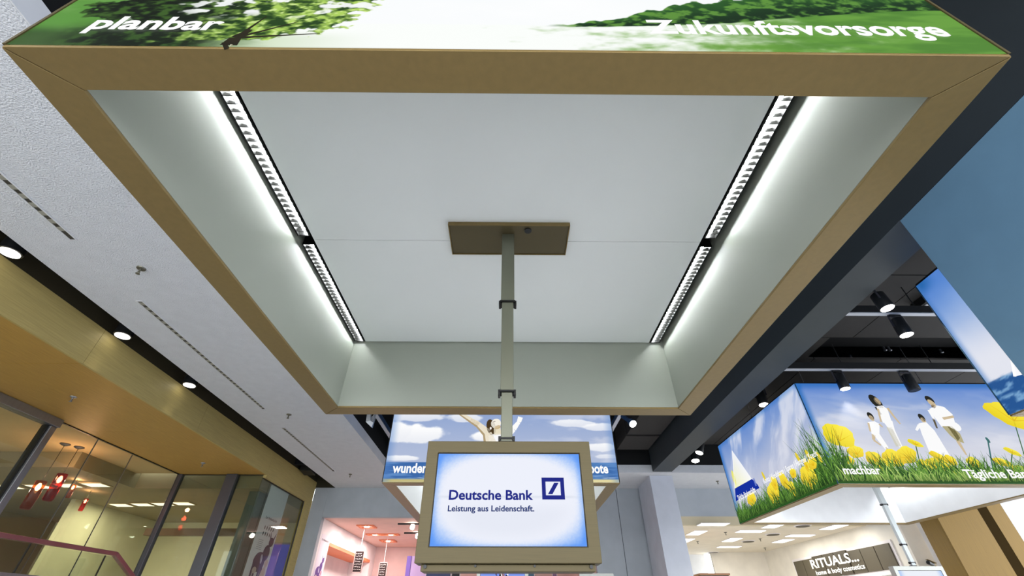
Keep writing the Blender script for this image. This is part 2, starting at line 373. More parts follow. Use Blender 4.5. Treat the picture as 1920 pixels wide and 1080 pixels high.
# red pendants
REDG = glass_mat('red_glass', (.85, .12, .08), .5); ORG = glass_mat('orange_glass', (.95, .40, .16), .5); BULB = glow('bulb', (255, 236, 205), 30)
pend = [((72, 912), -7.0, ORG, 'orange glass pendant lamp behind the shop glass, leftmost'), ((112, 898), -6.9, REDG, 'long red glass pendant lamp with bright bulb behind the shop glass'),
        ((137, 913), -7.6, ORG, 'small orange pendant lamp behind the shop glass, right of the red one'), ((160, 939), -8.0, REDG, 'small red pendant lamp behind the shop glass, rightmost and lowest')]
for (uv, x, gm, lab) in pend:
    p = PX(*uv, x); s = abs(x)/7.0; s = 1 if s < 1.05 else .55
    t = thing('pendant_lamp', lab, 'lamp', (p[0], p[1], 2.2), 'glass pendants in the glazed shop')
    MB().lathe((p[0], p[1], 2.17), [(.03, 0), (.07, .02), (.07, .03)], 16).build('ceiling_rose', DSTEEL, t, smooth=True)
    MB().cyl((p[0], p[1], p[2]+.10*s), (p[0], p[1], 2.18), .004, n=6).build('cord', BLACK, t)
    MB().lathe((p[0], p[1], p[2]-.30*s), [(.055*s, 0), (.066*s, .02), (.066*s, .38*s)], 18).build('shade', gm, t, smooth=True)
    MB().lathe((p[0], p[1], p[2]-.05*s), [(.012, 0), (.03*s, .03*s), (.03*s, .06*s), (.012, .1*s)], 12).build('bulb', BULB, t, smooth=True)
    lamp('bulb_lamp', 'POINT', t, (p[0], p[1], p[2]+.16*s), 7*s, (1, .55, .32), .04)
# window banner with a cow
def ub(u, v, o): return np.stack([np.full_like(u, -4.68)+o, u, v], -1)
b0, b1 = PX(511, 904, -4.68), PX(543, 921, -4.68)
bn = thing('banner', 'tall white hanging banner with dark cow picture inside the shop glass', 'banner', (-4.68, (b0[1]+b1[1])/2, -.2))
bu0, bu1 = b0[1], b1[1]; btop = 2.12
pr = Print(ub); pr.grid(np.linspace(bu0, bu1, 12), np.linspace(-.2, btop, 60), lambda U, V: mix((250, 250, 254), (228, 228, 240), fbm(U*3, V*2, 4)))
bc = (bu0+bu1)/2; bw = bu1-bu0
def cow(pr, cx, cz, s, dark, tan):
    pr.ell((cx, cz), .17*s, .12*s, 0, dark); pr.ell((cx+.14*s, cz+.12*s), .10*s, .10*s, .6, dark); pr.ell((cx+.20*s, cz+.26*s), .075*s, .06*s, 0, dark)
    for a in (-1, 1): pr.stroke((cx+.20*s+a*.05*s, cz+.30*s), (cx+.2*s+a*.09*s, cz+.38*s), .018*s, .004*s, dark)
    for x in (-.13, -.06, .07, .13): pr.stroke((cx+x*s, cz-.06*s), (cx+x*s-.01, cz-.34*s), .03*s, .02*s, dark, (90, 70, 110))
    pr.ell((cx-.06*s, cz-.10*s), .06*s, .04*s, 0, (205, 190, 180)); pr.ell((cx+.05*s, cz+.04*s), .03*s, .06*s, .3, (205, 200, 225))
    pr.ell((cx+.2*s, cz-.16*s), .07*s, .12*s, -.2, tan); pr.ell((cx+.23*s, cz+.0*s), .05*s, .05*s, 0, tan)
cow(pr, bc+.0, .86, 1.0*bw/.62, (44, 28, 78), (226, 200, 178))
for r in range(2):
    for q in range(5-r): pr.ell((bu0+.30*bw+q*.11*bw, 1.41-r*.10), .022*bw, .035, 0, (40, 34, 44))
for r in range(6): pr.stroke((bu0+.18*bw, 1.20-r*.03), (bu0+.42*bw, 1.20-r*.03), .004, .004, (150, 150, 160))
pr.build('sheet', PAPER, bn)
lettering('Der Weihnachts-Star', ub, bu0+.2*bw, 1.55, .6*bw, .045, mat('dark_ink', (40, 34, 44), .7), bn, .01)
box('backing', WHITER, bn, -4.69, -4.682, bu0, bu1, -.2, btop)
box('hanger_rod', STEEL, bn, -4.695, -4.675, bu0-.02, bu1+.02, btop, btop+.014)

# escalator balustrade
RAILM = mat('maroon_rail', (150, 96, 100), .25, .6)
bl = thing('balustrade', 'glass balustrade with maroon metal handrail in the lower left corner', 'railing', (-5, 6, -1.0))
r0, r1 = (-5., 3.2, .652), (-5., 6.44, .664); r2 = (-5., 9.0, -.46)
MB().bar(r0, r1, .06, .045).build('handrail', RAILM, bl, .006); MB().bar(r1, r2, .06, .045).build('handrail', RAILM, bl, .006)
for a, b in ((3.2, 4.2), (4.21, 5.24), (5.25, 6.30)): box('glass_panel', GLASSR, bl, -5.006, -4.994, a, b, .37, .632)
MB().prism([(-5.006, 6.31, .37), (-5.006, 6.31, .632), (-5.006, 6.45, .632), (-5.006, 8.6, -.32), (-5.006, 8.6, -.6)], (.012, 0, 0)).build('glass_panel', GLASSR, bl)
box('clamp_rail', STEEL, bl, -5.03, -4.97, 3.2, 6.31, .25, .37, .004)
for y in (4.205, 5.245, 6.305): box('joint', BLACK, bl, -5.009, -4.991, y-.004, y+.004, .37, .632)

# ------------------------------------------------------------------ pink shop behind the back wall
PINKC = mat('pink_ceiling', (236, 196, 182), .8); PINKW = mat('pink_wall', (226, 196, 190), .8); PWHITE = mat('shop_white', (238, 232, 232), .6); ORANGE = mat('orange_edge', (238, 140, 96), .6); PURPLE = mat('purple', (120, 96, 190), .5)
struct('ceiling', MB().box(-4.7, 2.1, yb+.16, 16.4, 1.876, 1.95), PINKC)
struct('wall_shop', MB().box(-4.9, 2.1, 16.3, 16.4, -1.15, 1.87), PINKW)
ws = thing('wall_shop', '', '', (-4.4, 13.7, -1.15), kind='structure')
box('upper_wall', PWHITE, ws, -4.9, -4.28, yb+.16, 16.3, 1.47, 1.87); box('pier', PWHITE, ws, -4.9, -4.28, yb+.16, 11.95, -1.15, 1.468); box('pier', PWHITE, ws, -4.9, -4.28, 15.8, 16.3, -1.15, 1.468)
box('niche_edge', ORANGE, ws, -4.9, -4.282, 11.952, 15.798, 1.40, 1.468); box('niche_back', PWHITE, ws, -4.92, -4.9, 11.95, 15.8, -1.15, 1.40)  # orange of the niche underside is pink light put into the colour
struct('wall_shop', MB().box(2.0, 2.1, yb+.16, 16.3, -1.15, 1.87), PINKW)
k = 0
for (px, py, w_, d_, lab) in ((688, 986, .42, .42, 'square recessed spotlight in the pink ceiling, nearest'), (718, 1001, .9, .25, 'long recessed double spotlight in the pink ceiling'), (728, 1013, .45, .45, 'square recessed spotlight in the pink ceiling, farthest')):
    p = PZ(px, py, 1.87); t = thing('recessed_spotlight', lab, 'ceiling light', (p[0], p[1], 1.86), 'recessed spotlights in the pink shop')
    mb = MB()
    for (a, b, c, d) in ((-w_/2, w_/2, -d_/2, -d_/2+.05), (-w_/2, w_/2, d_/2-.05, d_/2), (-w_/2, -w_/2+.05, -d_/2+.05, d_/2-.05), (w_/2-.05, w_/2, -d_/2+.05, d_/2-.05)): mb.box(p[0]+a, p[0]+b, p[1]+c, p[1]+d, 1.85, 1.875)
    mb.build('trim_ring', ORANGE, t)
    for q in ((0,) if w_ < .6 else (-.22, .22)):
        MB().cyl((p[0]+q, p[1], 1.852), (p[0]+q, p[1], 1.872), .06, n=14).build('lens', LENS, t)
    lamp('recessed_lamp', 'AREA', t, (p[0], p[1], 1.84), 34, (1, .80, .75), .3)
for i, (px, py) in enumerate(((765, 983), (775, 1000))):
    p = PZ(px, py, 1.84); t = thing('track_spot', ['short black track spotlight in the pink shop, nearer one', 'short black track spotlight in the pink shop, farther one'][i], 'spotlight', (p[0], p[1], 1.8))
    box('track', BLACK, t, p[0]-.25, p[0]+.3, p[1]-.02, p[1]+.02, 1.84, 1.874); MB().cyl((p[0]+.12, p[1], 1.82), (p[0]+.12, p[1]-.05, 1.76), .05, n=12).build('lens', LENS, t)
# poster with purple cow on the pier, facing out
def up(u, v, o): return np.stack([-4.277+o, u, v], -1)
pz = PX(617, 1014, -4.277)
ps = thing('poster', 'white poster with purple cow on the pink shop wall', 'poster', (-4.277, 11.65, .3))
pr = Print(up); pr.grid(np.linspace(11.36, 11.92, 10), np.linspace(.3, 1.58, 30), lambda U, V: mix((236, 230, 238), (214, 204, 226), sm(1.2, .6, V)))
cow(pr, 11.60, .85, .9, (96, 62, 140), (190, 140, 160)); pr.build('sheet', PAPER, ps)
box('board', PWHITE, ps, -4.2795, -4.278, 11.36, 11.92, .3, 1.58)
lettering('Die Weihnachts-Star', up, 11.42, 1.45, .44, .04, mat('dark_ink', (40, 34, 44), .7), ps, .01)
# hanging chalk signs
CHALK = mat('chalk_board', (38, 24, 23), .7)
for i, (uv, uv2, y, lab) in enumerate((((672, 1052), (688, 990), 12.6, 'dark chalk sign hanging on a rod in the pink shop, left one'), ((717, 1072), (728, 1020), 14.2, 'dark chalk sign hanging on a rod in the pink shop, right one'))):
    p, q = PY(*uv, y), PY(*uv2, y)
    t = thing('hanging_sign', lab, 'sign', (p[0], p[1], p[2]-.2), 'hanging chalk signs')
    MB().box(p[0]-.10, p[0]+.10, y-.012, y+.012, p[2]-.22, p[2]+.22).build('board', CHALK, t, .004)
    mb = MB()
    for (a, b, c, d) in ((-.11, .11, -.235, -.215), (-.11, .11, .215, .235), (-.115, -.1, -.23, .23), (.1, .115, -.23, .23)): mb.box(p[0]+a, p[0]+b, y-.016, y+.014, p[2]+c, p[2]+d)
    mb.build('rim', mat('pinkish_rim', (206, 180, 176), .6), t)
    sm_ = lambda u, v, o: np.stack([u, np.full_like(u, y-.0125)-o, v], -1); pr = Print(sm_)
    for r in range(7):
        x = p[0]-.08; z = p[2]+.17-r*.056
        while x < p[0]+.06:
            l = random.uniform(.012, .035); pr.stroke((x, z), (min(x+l, p[0]+.085), z+random.uniform(-.012, .016)), .007, .006, (225, 216, 212)); x += l+.014
    pr.build('chalk_writing', PAPER, t)['kind'] = 'stuff'
    MB().cyl((p[0], y, p[2]+.235), (p[0], y, 1.876), .006, n=6).build('rod', PWHITE, t)
t = thing('display_pillar', 'purple pillar at the back of the pink shop beside the monitor', 'pillar', (-2.7, 14.5, -1.15))
pp = PY(772, 1040, 14.5); box('pillar', PURPLE, t, pp[0]-.12, pp[0]+.0, 14.5, 14.7, -1.15, 1.45); box('side_panel', mat('lilac', (190, 170, 220), .6), t, pp[0]+.002, pp[0]+.5, 14.52, 14.7, -1.15, 1.45)
box('lit_shelf', ORANGE, t, pp[0]+.05, pp[0]+.45, 14.44, 14.518, .62, .70)
# display boards seen just under the big monitor
def disp(pxa, pxb, y, ztop, m, name, lab, cat):
    a, b = PY(pxa, 1068, y), PY(pxb, 1068, y); t = thing(name, lab, cat, ((a[0]+b[0])/2, y, -1.15))
    box('face', m, t, a[0], b[0], y, y+.02, -.9, ztop); box('frame', PWHITE, t, a[0]-.02, b[0]+.02, y+.021, y+.06, -1.15, ztop+.02); return t
disp(800, 845, 13.2, 1.25, mat('navy_board', (44, 56, 104), .4), 'display_board', 'navy blue display board far behind under the big monitor', 'display board')
disp(848, 862, 13.0, 1.25, mat('near_black_board', (24, 20, 26), .5), 'display_board', 'narrow black display board beside the navy one', 'display board')
disp(985, 1001, 12.6, 1.2, mat('teal_board', (76, 110, 136), .5), 'display_board', 'narrow blue grey display board right of the far monitor', 'display board')
disp(1036, 1043, 13.6, 1.2, mat('mauve_board', (140, 110, 150), .5), 'display_board', 'slim mauve display board at the back of the pink shop', 'display board')

# ------------------------------------------------------------------ white cosmetics shop, right
RW = mat('shop_white_wall', (236, 230, 218), .75); RC = mat('shop_cream_ceiling', (226, 216, 196), .8)
struct('ceiling', MB().box(3.6, 9.4, yb+.16, 16.8, 1.721, 1.80), RC)
struct('wall_shop', MB().box(3.6, 5.2, 15.1, 15.2, -1.15, 1.72).box(6.55, 9.3, 16.1, 16.2, -1.15, 1.72), RW)
struct('wall_shop', MB().box(5.2, 6.55, 16.7, 16.8, -1.15, 1.72).box(5.1, 5.2, 15.2, 16.8, -1.15, 1.72), mat('cool_white_wall', (226, 230, 236), .7))
struct('wall_right', MB().box(8.27, 8.42, 10.2, 16.1, -1.15, 2.0), RW)
struct('wall_shop', MB().box(3.6, 3.7, yb+.16, 15.1, -1.15, 1.72), RW)
RLITE = glow('shop_panel_light', (255, 255, 252), 3.0)
quads = [((1303,982),(1371,982),.11,0), ((1306,998),None,0,0), ((1407,995),None,1,0), ((1372,1011),None,0,0), ((1367,1024),None,1,0), ((1452,984),None,0,0), ((1468,1013),None,0,0), ((1500,1003),None,1,0), ((1285,1012),None,0,0), ((1563,987),None,0,0), ((1337,982),None,1,0)]
k = 0
labs = ['second nearest on the left, beside the column', 'long one in the near middle', 'square one in the middle', 'long one farthest back', 'square one nearest under the poppy box', 'square one far right by the wall', 'long one near the right wall', 'small one half hidden by the column', 'square one right of a round vent', 'long one nearest of all']
for q in quads[1:]:
    (px, py), lg = q[0], q[2]; p = PZ(px, py, 1.715)
    wx, wy = (.62, .28) if lg else (.30, .62)
    t = thing('ceiling_light', 'white lit ceiling panel in the cosmetics shop, '+labs[k], 'ceiling light', (p[0], p[1], 1.71), 'panel lights in the cosmetics shop')
    box('frame', PWHITE, t, p[0]-wx/2-.02, p[0]+wx/2+.02, p[1]-wy/2-.02, p[1]+wy/2+.02, 1.709, 1.72); box('diffuser', RLITE, t, p[0]-wx/2, p[0]+wx/2, p[1]-wy/2, p[1]+wy/2, 1.703, 1.7085)
    lamp('panel_lamp', 'AREA', t, (p[0], p[1], 1.69), 11, (1, .97, .92), .4); k += 1
for i, (px, py, lab) in enumerate(((1449, 1001, 'nearest right one'), (1403, 1014, 'middle one'), (1337, 1035, 'farthest one'), (1505, 985, 'one just under the poppy box'))):
    p = PZ(px, py, 1.715); t = thing('ceiling_vent', 'round dark ceiling vent in the cosmetics shop, '+lab, 'vent', (p[0], p[1], 1.70), 'round vents')
    MB().lathe((p[0], p[1], 1.705), [(.12, 0), (.17, .004), (.19, .014)], 20).build('ring', PWHITE, t, smooth=True); MB().cyl((p[0], p[1], 1.699), (p[0], p[1], 1.704), .15, n=18).build('grille', mat('vent_brown', (70, 62, 40), .6), t)
# shop sign of dark boards on the right wall
XS = 8.27
sg = thing('shop_sign', 'long dark olive shop sign of upright boards with white lettering', 'sign', (XS, 12.4, .8))
a_, b_ = PX(1490, 1051, XS), PX(1672, 1021, XS)
ya, ybn, zt, zb_ = a_[1], b_[1], 1.31, .855
DOL = mat('olive_board', (84, 76, 58), .5); DOL2 = mat('olive_board_dark', (70, 62, 46), .5)
n = 8; ed = np.linspace(ya, ybn, n+1)
for i in range(n):
    lab = 2 <= i <= 4
    box('board', DOL2 if lab else DOL, sg, XS-.06-(.02 if lab else 0), XS-.002, ed[i+1]+.012, ed[i]-.012, zb_, zt+(.03 if lab else 0), .003)
box('backing', PWHITE, sg, XS-.03, XS-.001, ybn-.05, ya+.08, zb_-.02, zt+.06)
def us(u, v, o): return np.stack([np.full_like(u, XS-.078)-o, ya-u, v], -1)
SL = ya-ybn
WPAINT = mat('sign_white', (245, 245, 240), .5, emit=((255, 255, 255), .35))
lettering('RITUALS...', us, SL*.22, 1.085, SL*.50, .185, WPAINT, sg, .022)
lettering('home & body cosmetics', us, SL*.245, .93, SL*.50, .095, WPAINT, sg, .02)
box('sign_ledge', PWHITE, sg, XS-.14, XS-.002, ybn-.05, ya+.05, zb_-.10, zb_-.03)
t = thing('display_cabinet', 'dark topped display cabinet by the foot of the white column', 'cabinet', (4.9, 12, -1.15))
ca, cb = PY(1314, 1076, 12.2), PY(1366, 1076, 12.2); box('cabinet_body', mat('cab_dark', (80, 82, 76), .5), t, ca[0], cb[0], 12.2, 12.7, -1.15, ca[2]-.02); box('cornice', mat('cab_wood', (140, 100, 70), .5), t, ca[0]-.03, cb[0]+.02, 12.16, 12.74, ca[2]-.019, ca[2]+.02)

# ---- right wall: white pier and oak cladding
wr = thing('wall_right', '', '', (8.8, 9.5, -1.15), kind='structure')
e = {k_: PY(v_[0], v_[1], 9.5) for k_, v_ in dict(a=(1690, 992), b=(1727, 986), c=(1747, 990)).items()}
box('white_pier', RW, wr, PY(1694, 1000, 10.1)[0], PY(1727, 1000, 10.1)[0], 10.1, 10.4, -1.15, 2.4)
box('white_pier', SMOOTHW, wr, PY(1727, 1000, 10.1)[0]+.004, 9.0, 10.14, 10.4, -1.15, 2.4)
x0 = PY(1785, 1020, 9.)[0]; x1 = PY(1872, 1020, 9.)[0]; x2 = PY(1893, 1020, 9.)[0]
box('wood_panel', WOODR, wr, x0, x1, 9.0, 9.03, -1.15, 2.45); box('wood_panel', WOODR, wr, x0-.002, x0+.03, 9.032, 9.45, -1.15, 2.45)
box('dark_joint', WOODD, wr, x1+.002, x2-.002, 9.004, 9.08, -1.15, 2.45); box('wood_panel', WOODR, wr, x2, x2+.3, 9.0, 9.03, -1.15, 2.45)
box('white_panel', SMOOTHW, wr, x2+.303, 11, 9.05, 9.1, -1.15, 2.45)
t = thing('wall_camera', 'small dark wall camera on a bracket at the white pier', 'camera', (8.4, 10., .8))
p = PY(1742, 1054, 10.05); MB().cyl((p[0]-.06, 10.0, p[2]), (p[0]+.06, 10.06, p[2]-.03), .035, n=12).build('body', DARKM, t, smooth=True)
MB().bar((p[0]+.03, 10.05, p[2]+.0), (p[0]+.16, 10.1, p[2]-.06), .02, .02).build('bracket', BRONZE, t); MB().bar((p[0]-.06, 10.0, p[2]+.05), (p[0]+.12, 10.04, p[2]-.01), .05, .006).build('sun_shield', BRONZE, t)

# ------------------------------------------------------------------ canopies with light boxes
ZB, ZT, ZP, FT = 1.2, 2.43, 1.74, .012
def near_map(x0, y0): return lambda u, v, o: np.stack([x0+u, np.full_like(u, y0)-o, ZB+v], -1)
def left_map(x0, y1): return lambda u, v, o: np.stack([np.full_like(u, x0)-o, y1-u, ZB+v], -1)
def canopy(label, x0, x1, y0, y1, wallm, panelm, near=None, left=None, detail=True, trim=BLACK, tubes=True, cables=True):
    t = thing('canopy', label, 'canopy', ((x0+x1)/2, (y0+y1)/2, ZB), 'square canopies with light boxes')
    rw = .127; ix0, ix1, iy0, iy1 = x0+rw, x1-rw, y0+rw-.01, y1-rw
    g = .0022
    for P in ([(x0, y0), (x1, y0), (ix1, iy0), (ix0, iy0)], [(x1, y0), (x1, y1), (ix1, iy1), (ix1, iy0)], [(x1, y1), (x0, y1), (ix0, iy1), (ix1, iy1)], [(x0, y1), (x0, y0), (ix0, iy0), (ix0, iy1)]):
        c = np.mean(P, 0); dx = abs(P[0][0]-P[1][0]) > abs(P[0][1]-P[1][1]); P = [((p[0]+math.copysign(g, c[0]-p[0]) if dx else p[0]), (p[1] if dx else p[1]+math.copysign(g, c[1]-p[1]))) for p in P]
        MB().prism([(p[0], p[1], ZB) for p in P], (0, 0, FT)).build('frame_side', BRONZE, t, .0015)
    zt = ZP+.11; ww = .02
    MB().box(ix0-ww, ix1+ww, iy0-ww, iy0, ZB+FT+.0005, zt).build('recess_wall', wallm, t); MB().box(ix0-ww, ix1+ww, iy1, iy1+ww, ZB+FT+.0005, zt).build('recess_wall', wallm, t)
    MB().box(ix0-ww, ix0, iy0+.001, iy1-.001, ZB+FT+.0005, zt).build('recess_wall', wallm, t); MB().box(ix1, ix1+ww, iy0+.001, iy1-.001, ZB+FT+.0005, zt).build('recess_wall', wallm, t)
    px0, px1 = ix0+.092, ix1-.112; ym = y0+1.285
    box('ceiling_panel', panelm, t, px0, px1, iy0+.008, ym-.002, ZP, ZP+.012); box('ceiling_panel', panelm, t, px0, px1, ym+.002, iy1-.012, ZP, ZP+.012)
    box('cover', VOID, t, ix0-ww, ix1+ww, iy0-ww, iy1+ww, zt+.001, zt+.02)
    # strip lights between panel and side walls
    for side in (0, 1):
        a, b = (ix0+.018, px0-.014) if side == 0 else (px1+.014, ix1-.036)
        for (s0, s1) in ((iy0+.015, ym-.035), (ym+.035, iy1-.015)):
            hb = MB().box(a-.006, b+.006, s0, s1, ZP+.075, ZP+.08).box(a-.006, a-.003, s0, s1, ZP-.004, ZP+.075).box(b+.003, b+.006, s0, s1, ZP-.004, ZP+.075).box(a-.006, b+.006, s0, s0+.004, ZP, ZP+.075).box(a-.006, b+.006, s1-.004, s1, ZP, ZP+.075)
            h = hb.build('louvre_light', BLACK, t)
            MB().box(a, b, s0+.005, s1-.005, ZP+.066, ZP+.074).build('reflector', CHROME, h)
            MB().cyl(((a+b)/2, s0+.01, ZP+.028), ((a+b)/2, s1-.01, ZP+.028), .0085, n=10).build('tube', TUBEM, h)
            if detail:
                nb = 31; pit = (s1-s0)/nb; m0 = MB().prism([(a, s0, ZP+.022), (a, s0, ZP-.003), (b, s0, ZP-.003), (b, s0, ZP+.022), ((a+b)/2, s0, ZP+.010)], (0, .0035, 0)).build('louvre_blade', LOUV, h)
                for i in range(1, nb+1):
                    c = m0.copy(); c.location = (0, pit*i-.002, 0); c.parent = h; COL.objects.link(c)
                for xx in (a, b-.0015): MB().box(xx, xx+.0015, s0, s1, ZP-.004, ZP+.02).build('side_blade', LOUV, h)
        # dark gap plates either side
        box('gap_plate', BLACK, t, ix0+.001 if side == 0 else px1+.001, px0-.001 if side == 0 else ix1-.001, iy0+.002, iy1-.002, ZP+.085, ZP+.09)
    # light box sides
    box('light_box', WHITER, t, x0+.004, x1-.004, y0+.004, y0+.03, ZB+FT+.0005, ZT); box('light_box', WHITER, t, x0+.004, x1-.004, y1-.03, y1-.004, ZB+FT+.0005, ZT)
    box('light_box', WHITER, t, x0+.004, x0+.03, y0+.031, y1-.031, ZB+FT+.0005, ZT); box('light_box', WHITER, t, x1-.03, x1-.004, y0+.031, y1-.031, ZB+FT+.0005, ZT)
    box('top_cover', VOID, t, x0+.004, x1-.004, y0+.004, y1-.004, ZT+.001, ZT+.02)
    for (cx, cy) in ((x0, y0), (x1, y0), (x0, y1), (x1, y1)): box('corner_trim', trim, t, cx-.003 if cx == x0 else cx-.006, cx+.006 if cx == x0 else cx+.003, cy-.003 if cy == y0 else cy-.006, cy+.006 if cy == y0 else cy+.003, ZB+FT+.0005, ZT)
    for pr_, m in ((near, near_map(x0, y0)), (left, left_map(x0, y1))):
        if pr_ is None: continue
        P = Print(m); pr_[0](P); ob = P.build('poster', PRINT, t)
        for (body, u, v, wd, ht, bold, sh) in pr_[1]: lettering(body, m, u, v, wd, ht, WHITEINK, ob, bold, sh)
    # plain backlit sheets on the sides nobody sees from here
    R_ = lambda u, v, o: np.stack([np.full_like(u, x1)+o, y0+u, ZB+v], -1)
    P = Print(R_); P.grid(np.linspace(0, y1-y0, 24), np.linspace(.0135, ZT-ZB, 16), sky_only); P.build('poster', PRINT, t)
    B_ = lambda u, v, o: np.stack([x1-u, np.full_like(u, y1)+o, ZB+v], -1)
    P = Print(B_); P.grid(np.linspace(0, x1-x0, 24), np.linspace(.0135, ZT-ZB, 16), sky_only); P.build('poster', PRINT, t)
    if left is None:
        P = Print(left_map(x0, y1)); P.grid(np.linspace(0, y1-y0, 24), np.linspace(.0135, ZT-ZB, 16), sky_only); P.build('poster', PRINT, t)
    if near is None:
        P = Print(near_map(x0, y0)); P.grid(np.linspace(0, x1-x0, 24), np.linspace(.0135, ZT-ZB, 16), sky_only); P.build('poster', PRINT, t)
    if cables:
        for cx in (x0+.5, x1-.5):
            for cy in (y0+.5, y1-.5): MB().cyl((cx, cy, ZT), (cx, cy, 3.76), .004, n=6).build('suspension_cable', STEEL, t)
    return t
def sky_only(U, V): return mix((225, 230, 240), (90, 140, 205), sm(.1, 1.2, V+.3*fbm(U*1.5, V*3, 3)-.15))

# --- prints
A = dict(x0=-1.349, x1=1.352, y0=.52, y1=3.09)          # the big canopy overhead
Bc = dict(x0=-1.40, x1=1.25, y0=5.11, y1=7.68)
Cc = dict(x0=3.72, x1=6.42, y0=5.14, y1=7.71)
Dc = dict(x0=3.75, x1=6.45, y0=.52, y1=3.09)
def uvn(c, px, py): p = PY(px, py, c['y0']); return (p[0]-c['x0'], p[2]-ZB)
def uvl(c, px, py): p = PX(px, py, c['x0']); return (c['y1']-p[1], p[2]-ZB)

def print_meadow(P):
    W = A['x1']-A['x0']
    us_ = np.linspace(0, W, 760); vs_ = np.concatenate([np.linspace(.0135, .36, 130), np.linspace(.37, 1.23, 60)])
    uA_, uB_ = uvn(A, 128, 40)[0], uvn(A, 715, 20)[0]; uC, uR = (uA_+uB_)/2, (uB_-uA_)/2
    def fn(U, V):
        sky = mix((255, 255, 255), (244, 248, 250), fbm(U*2, V*4, 1))
        # far meadow: pale in the middle, green at both ends
        field = mix((250, 253, 250), (104, 158, 62), sm(1.5, 2.3, U+.9*(fbm(U*11, V*26, 7)-.5)+.35*(fbm(U*40, V*70, 17)-.5)))
        field = mix(field, (72, 124, 46), .7*sm(.42, .72, fbm(U*6, V*20, 9))*sm(1.75, 2.4, U))
        hor = .165+.045*sm(1.55, 2.2, U)+.10*sm(1.9, 2.7, U)+.01*fbm(U*12, U*0, 5)
        c = mix(field, sky, sm(hor-.004, hor+.006, V))
        # hedge on the ridge
        top = hor+(.025+.13*sm(1.55, 2.0, U))*(.35+1.25*fbm(U*13, U*0+3, 21, 3))*sm(1.42, 1.6, U)
        top = top+.012*(vnoise(U*60, V*40, 3)-.5)
        hg = mix(mix((14, 44, 20), (40, 90, 36), sm(hor, top, V)), (104, 158, 62), .85*sm(.45, .72, fbm(U*36, V*50, 31)+.12*sm(2.0, 1.5, U)))
        c = mix(c, hg, sm(0, .008, V-hor+.012)*sm(0, .006, top-V)*sm(1.44, 1.56, U))
        # ground shade left, green meadow at the far left
        gl = mix((92, 150, 62), (36, 66, 24), sm(.16, .05, V))
        gl = mix(gl, (150, 190, 120), .3*sm(.4, .8, fbm(U*6, V*12, 44)))
        c = mix(c, gl, sm(.30, .14, U+.10*(fbm(U*9, V*14, 50)-.5))*sm(.5, .3, V))
        low = sm(1.02, .55, U)*sm(.125, .06, V)
        c = mix(c, mix((60, 92, 42), (206, 224, 190), sm(.45, .85, U+.2*fbm(U*8, V*30, 2))), low)
        # tree crown: dark on the shaded left, sunlit leaves to the right, sky through the gaps
        n1 = fbm(U*8, V*12, 61); n2 = fbm(U*38, V*52, 71, 4); n3 = vnoise(U*110, V*120, 91)
        d = ((U-uC)/uR)**2+((V-.36)/.31)**2
        m = sm(.0, .07, 1.0-d+.95*(n1-.5)+.55*(n2-.5))
        sun = sm(uC-.45*uR, uC+.25*uR, U+.25*(n1-.5))
        t_ = np.clip((n2-.5)*3.2+.5+.3*(n3-.5), 0, 1)
        dk = mix((10, 22, 8), (58, 92, 34), t_**1.6); lt = mix((34, 66, 22), (176, 212, 96), t_)
        leaf = mix(dk, lt, sun); leaf = mix(leaf, (222, 240, 170), .7*sun*sm(.62, .85, t_)*sm(.5, .8, n3))
        gap = sm(.56, .62, fbm(U*14, V*20, 81))*sm(.17, .25, V)*sm(uC-.75*uR, uC-.2*uR, U)
        sh = sm(.20, .07, V+.08*(n1-.5))*sm(uC-1.05*uR, uC-.7*uR, U+.1*(n1-.5))*sm(uC+.15*uR, uC-.10*uR, U)
        c = mix(c, mix((12, 24, 10), (52, 84, 34), t_**2), .95*sh)
        c = mix(c, leaf, m*(1-.95*gap))
        return c
    P.grid(us_, vs_, fn)
    # trunk and branches
    tk = [(uvn(A, 408, 97)[0], .0135), uvn(A, 428, 84), uvn(A, 442, 70), uvn(A, 470, 55)]
    for (a, b, w0, w1) in ((0, 1, .026, .020), (1, 2, .024, .017), (2, 3, .017, .008)): P.stroke(tk[a], tk[b], w0, w1, (30, 26, 14), (46, 40, 22))
    P.stroke((tk[0][0]+.016, tk[0][1]+.006), (tk[1][0]+.012, tk[1][1]), .007, .004, (214, 216, 190), (120, 116, 80))
    for (x, y) in ((520, 66), (600, 62), (560, 40), (500, 30)): P.stroke(tk[2], uvn(A, x, y), .007, .002, (40, 36, 20))

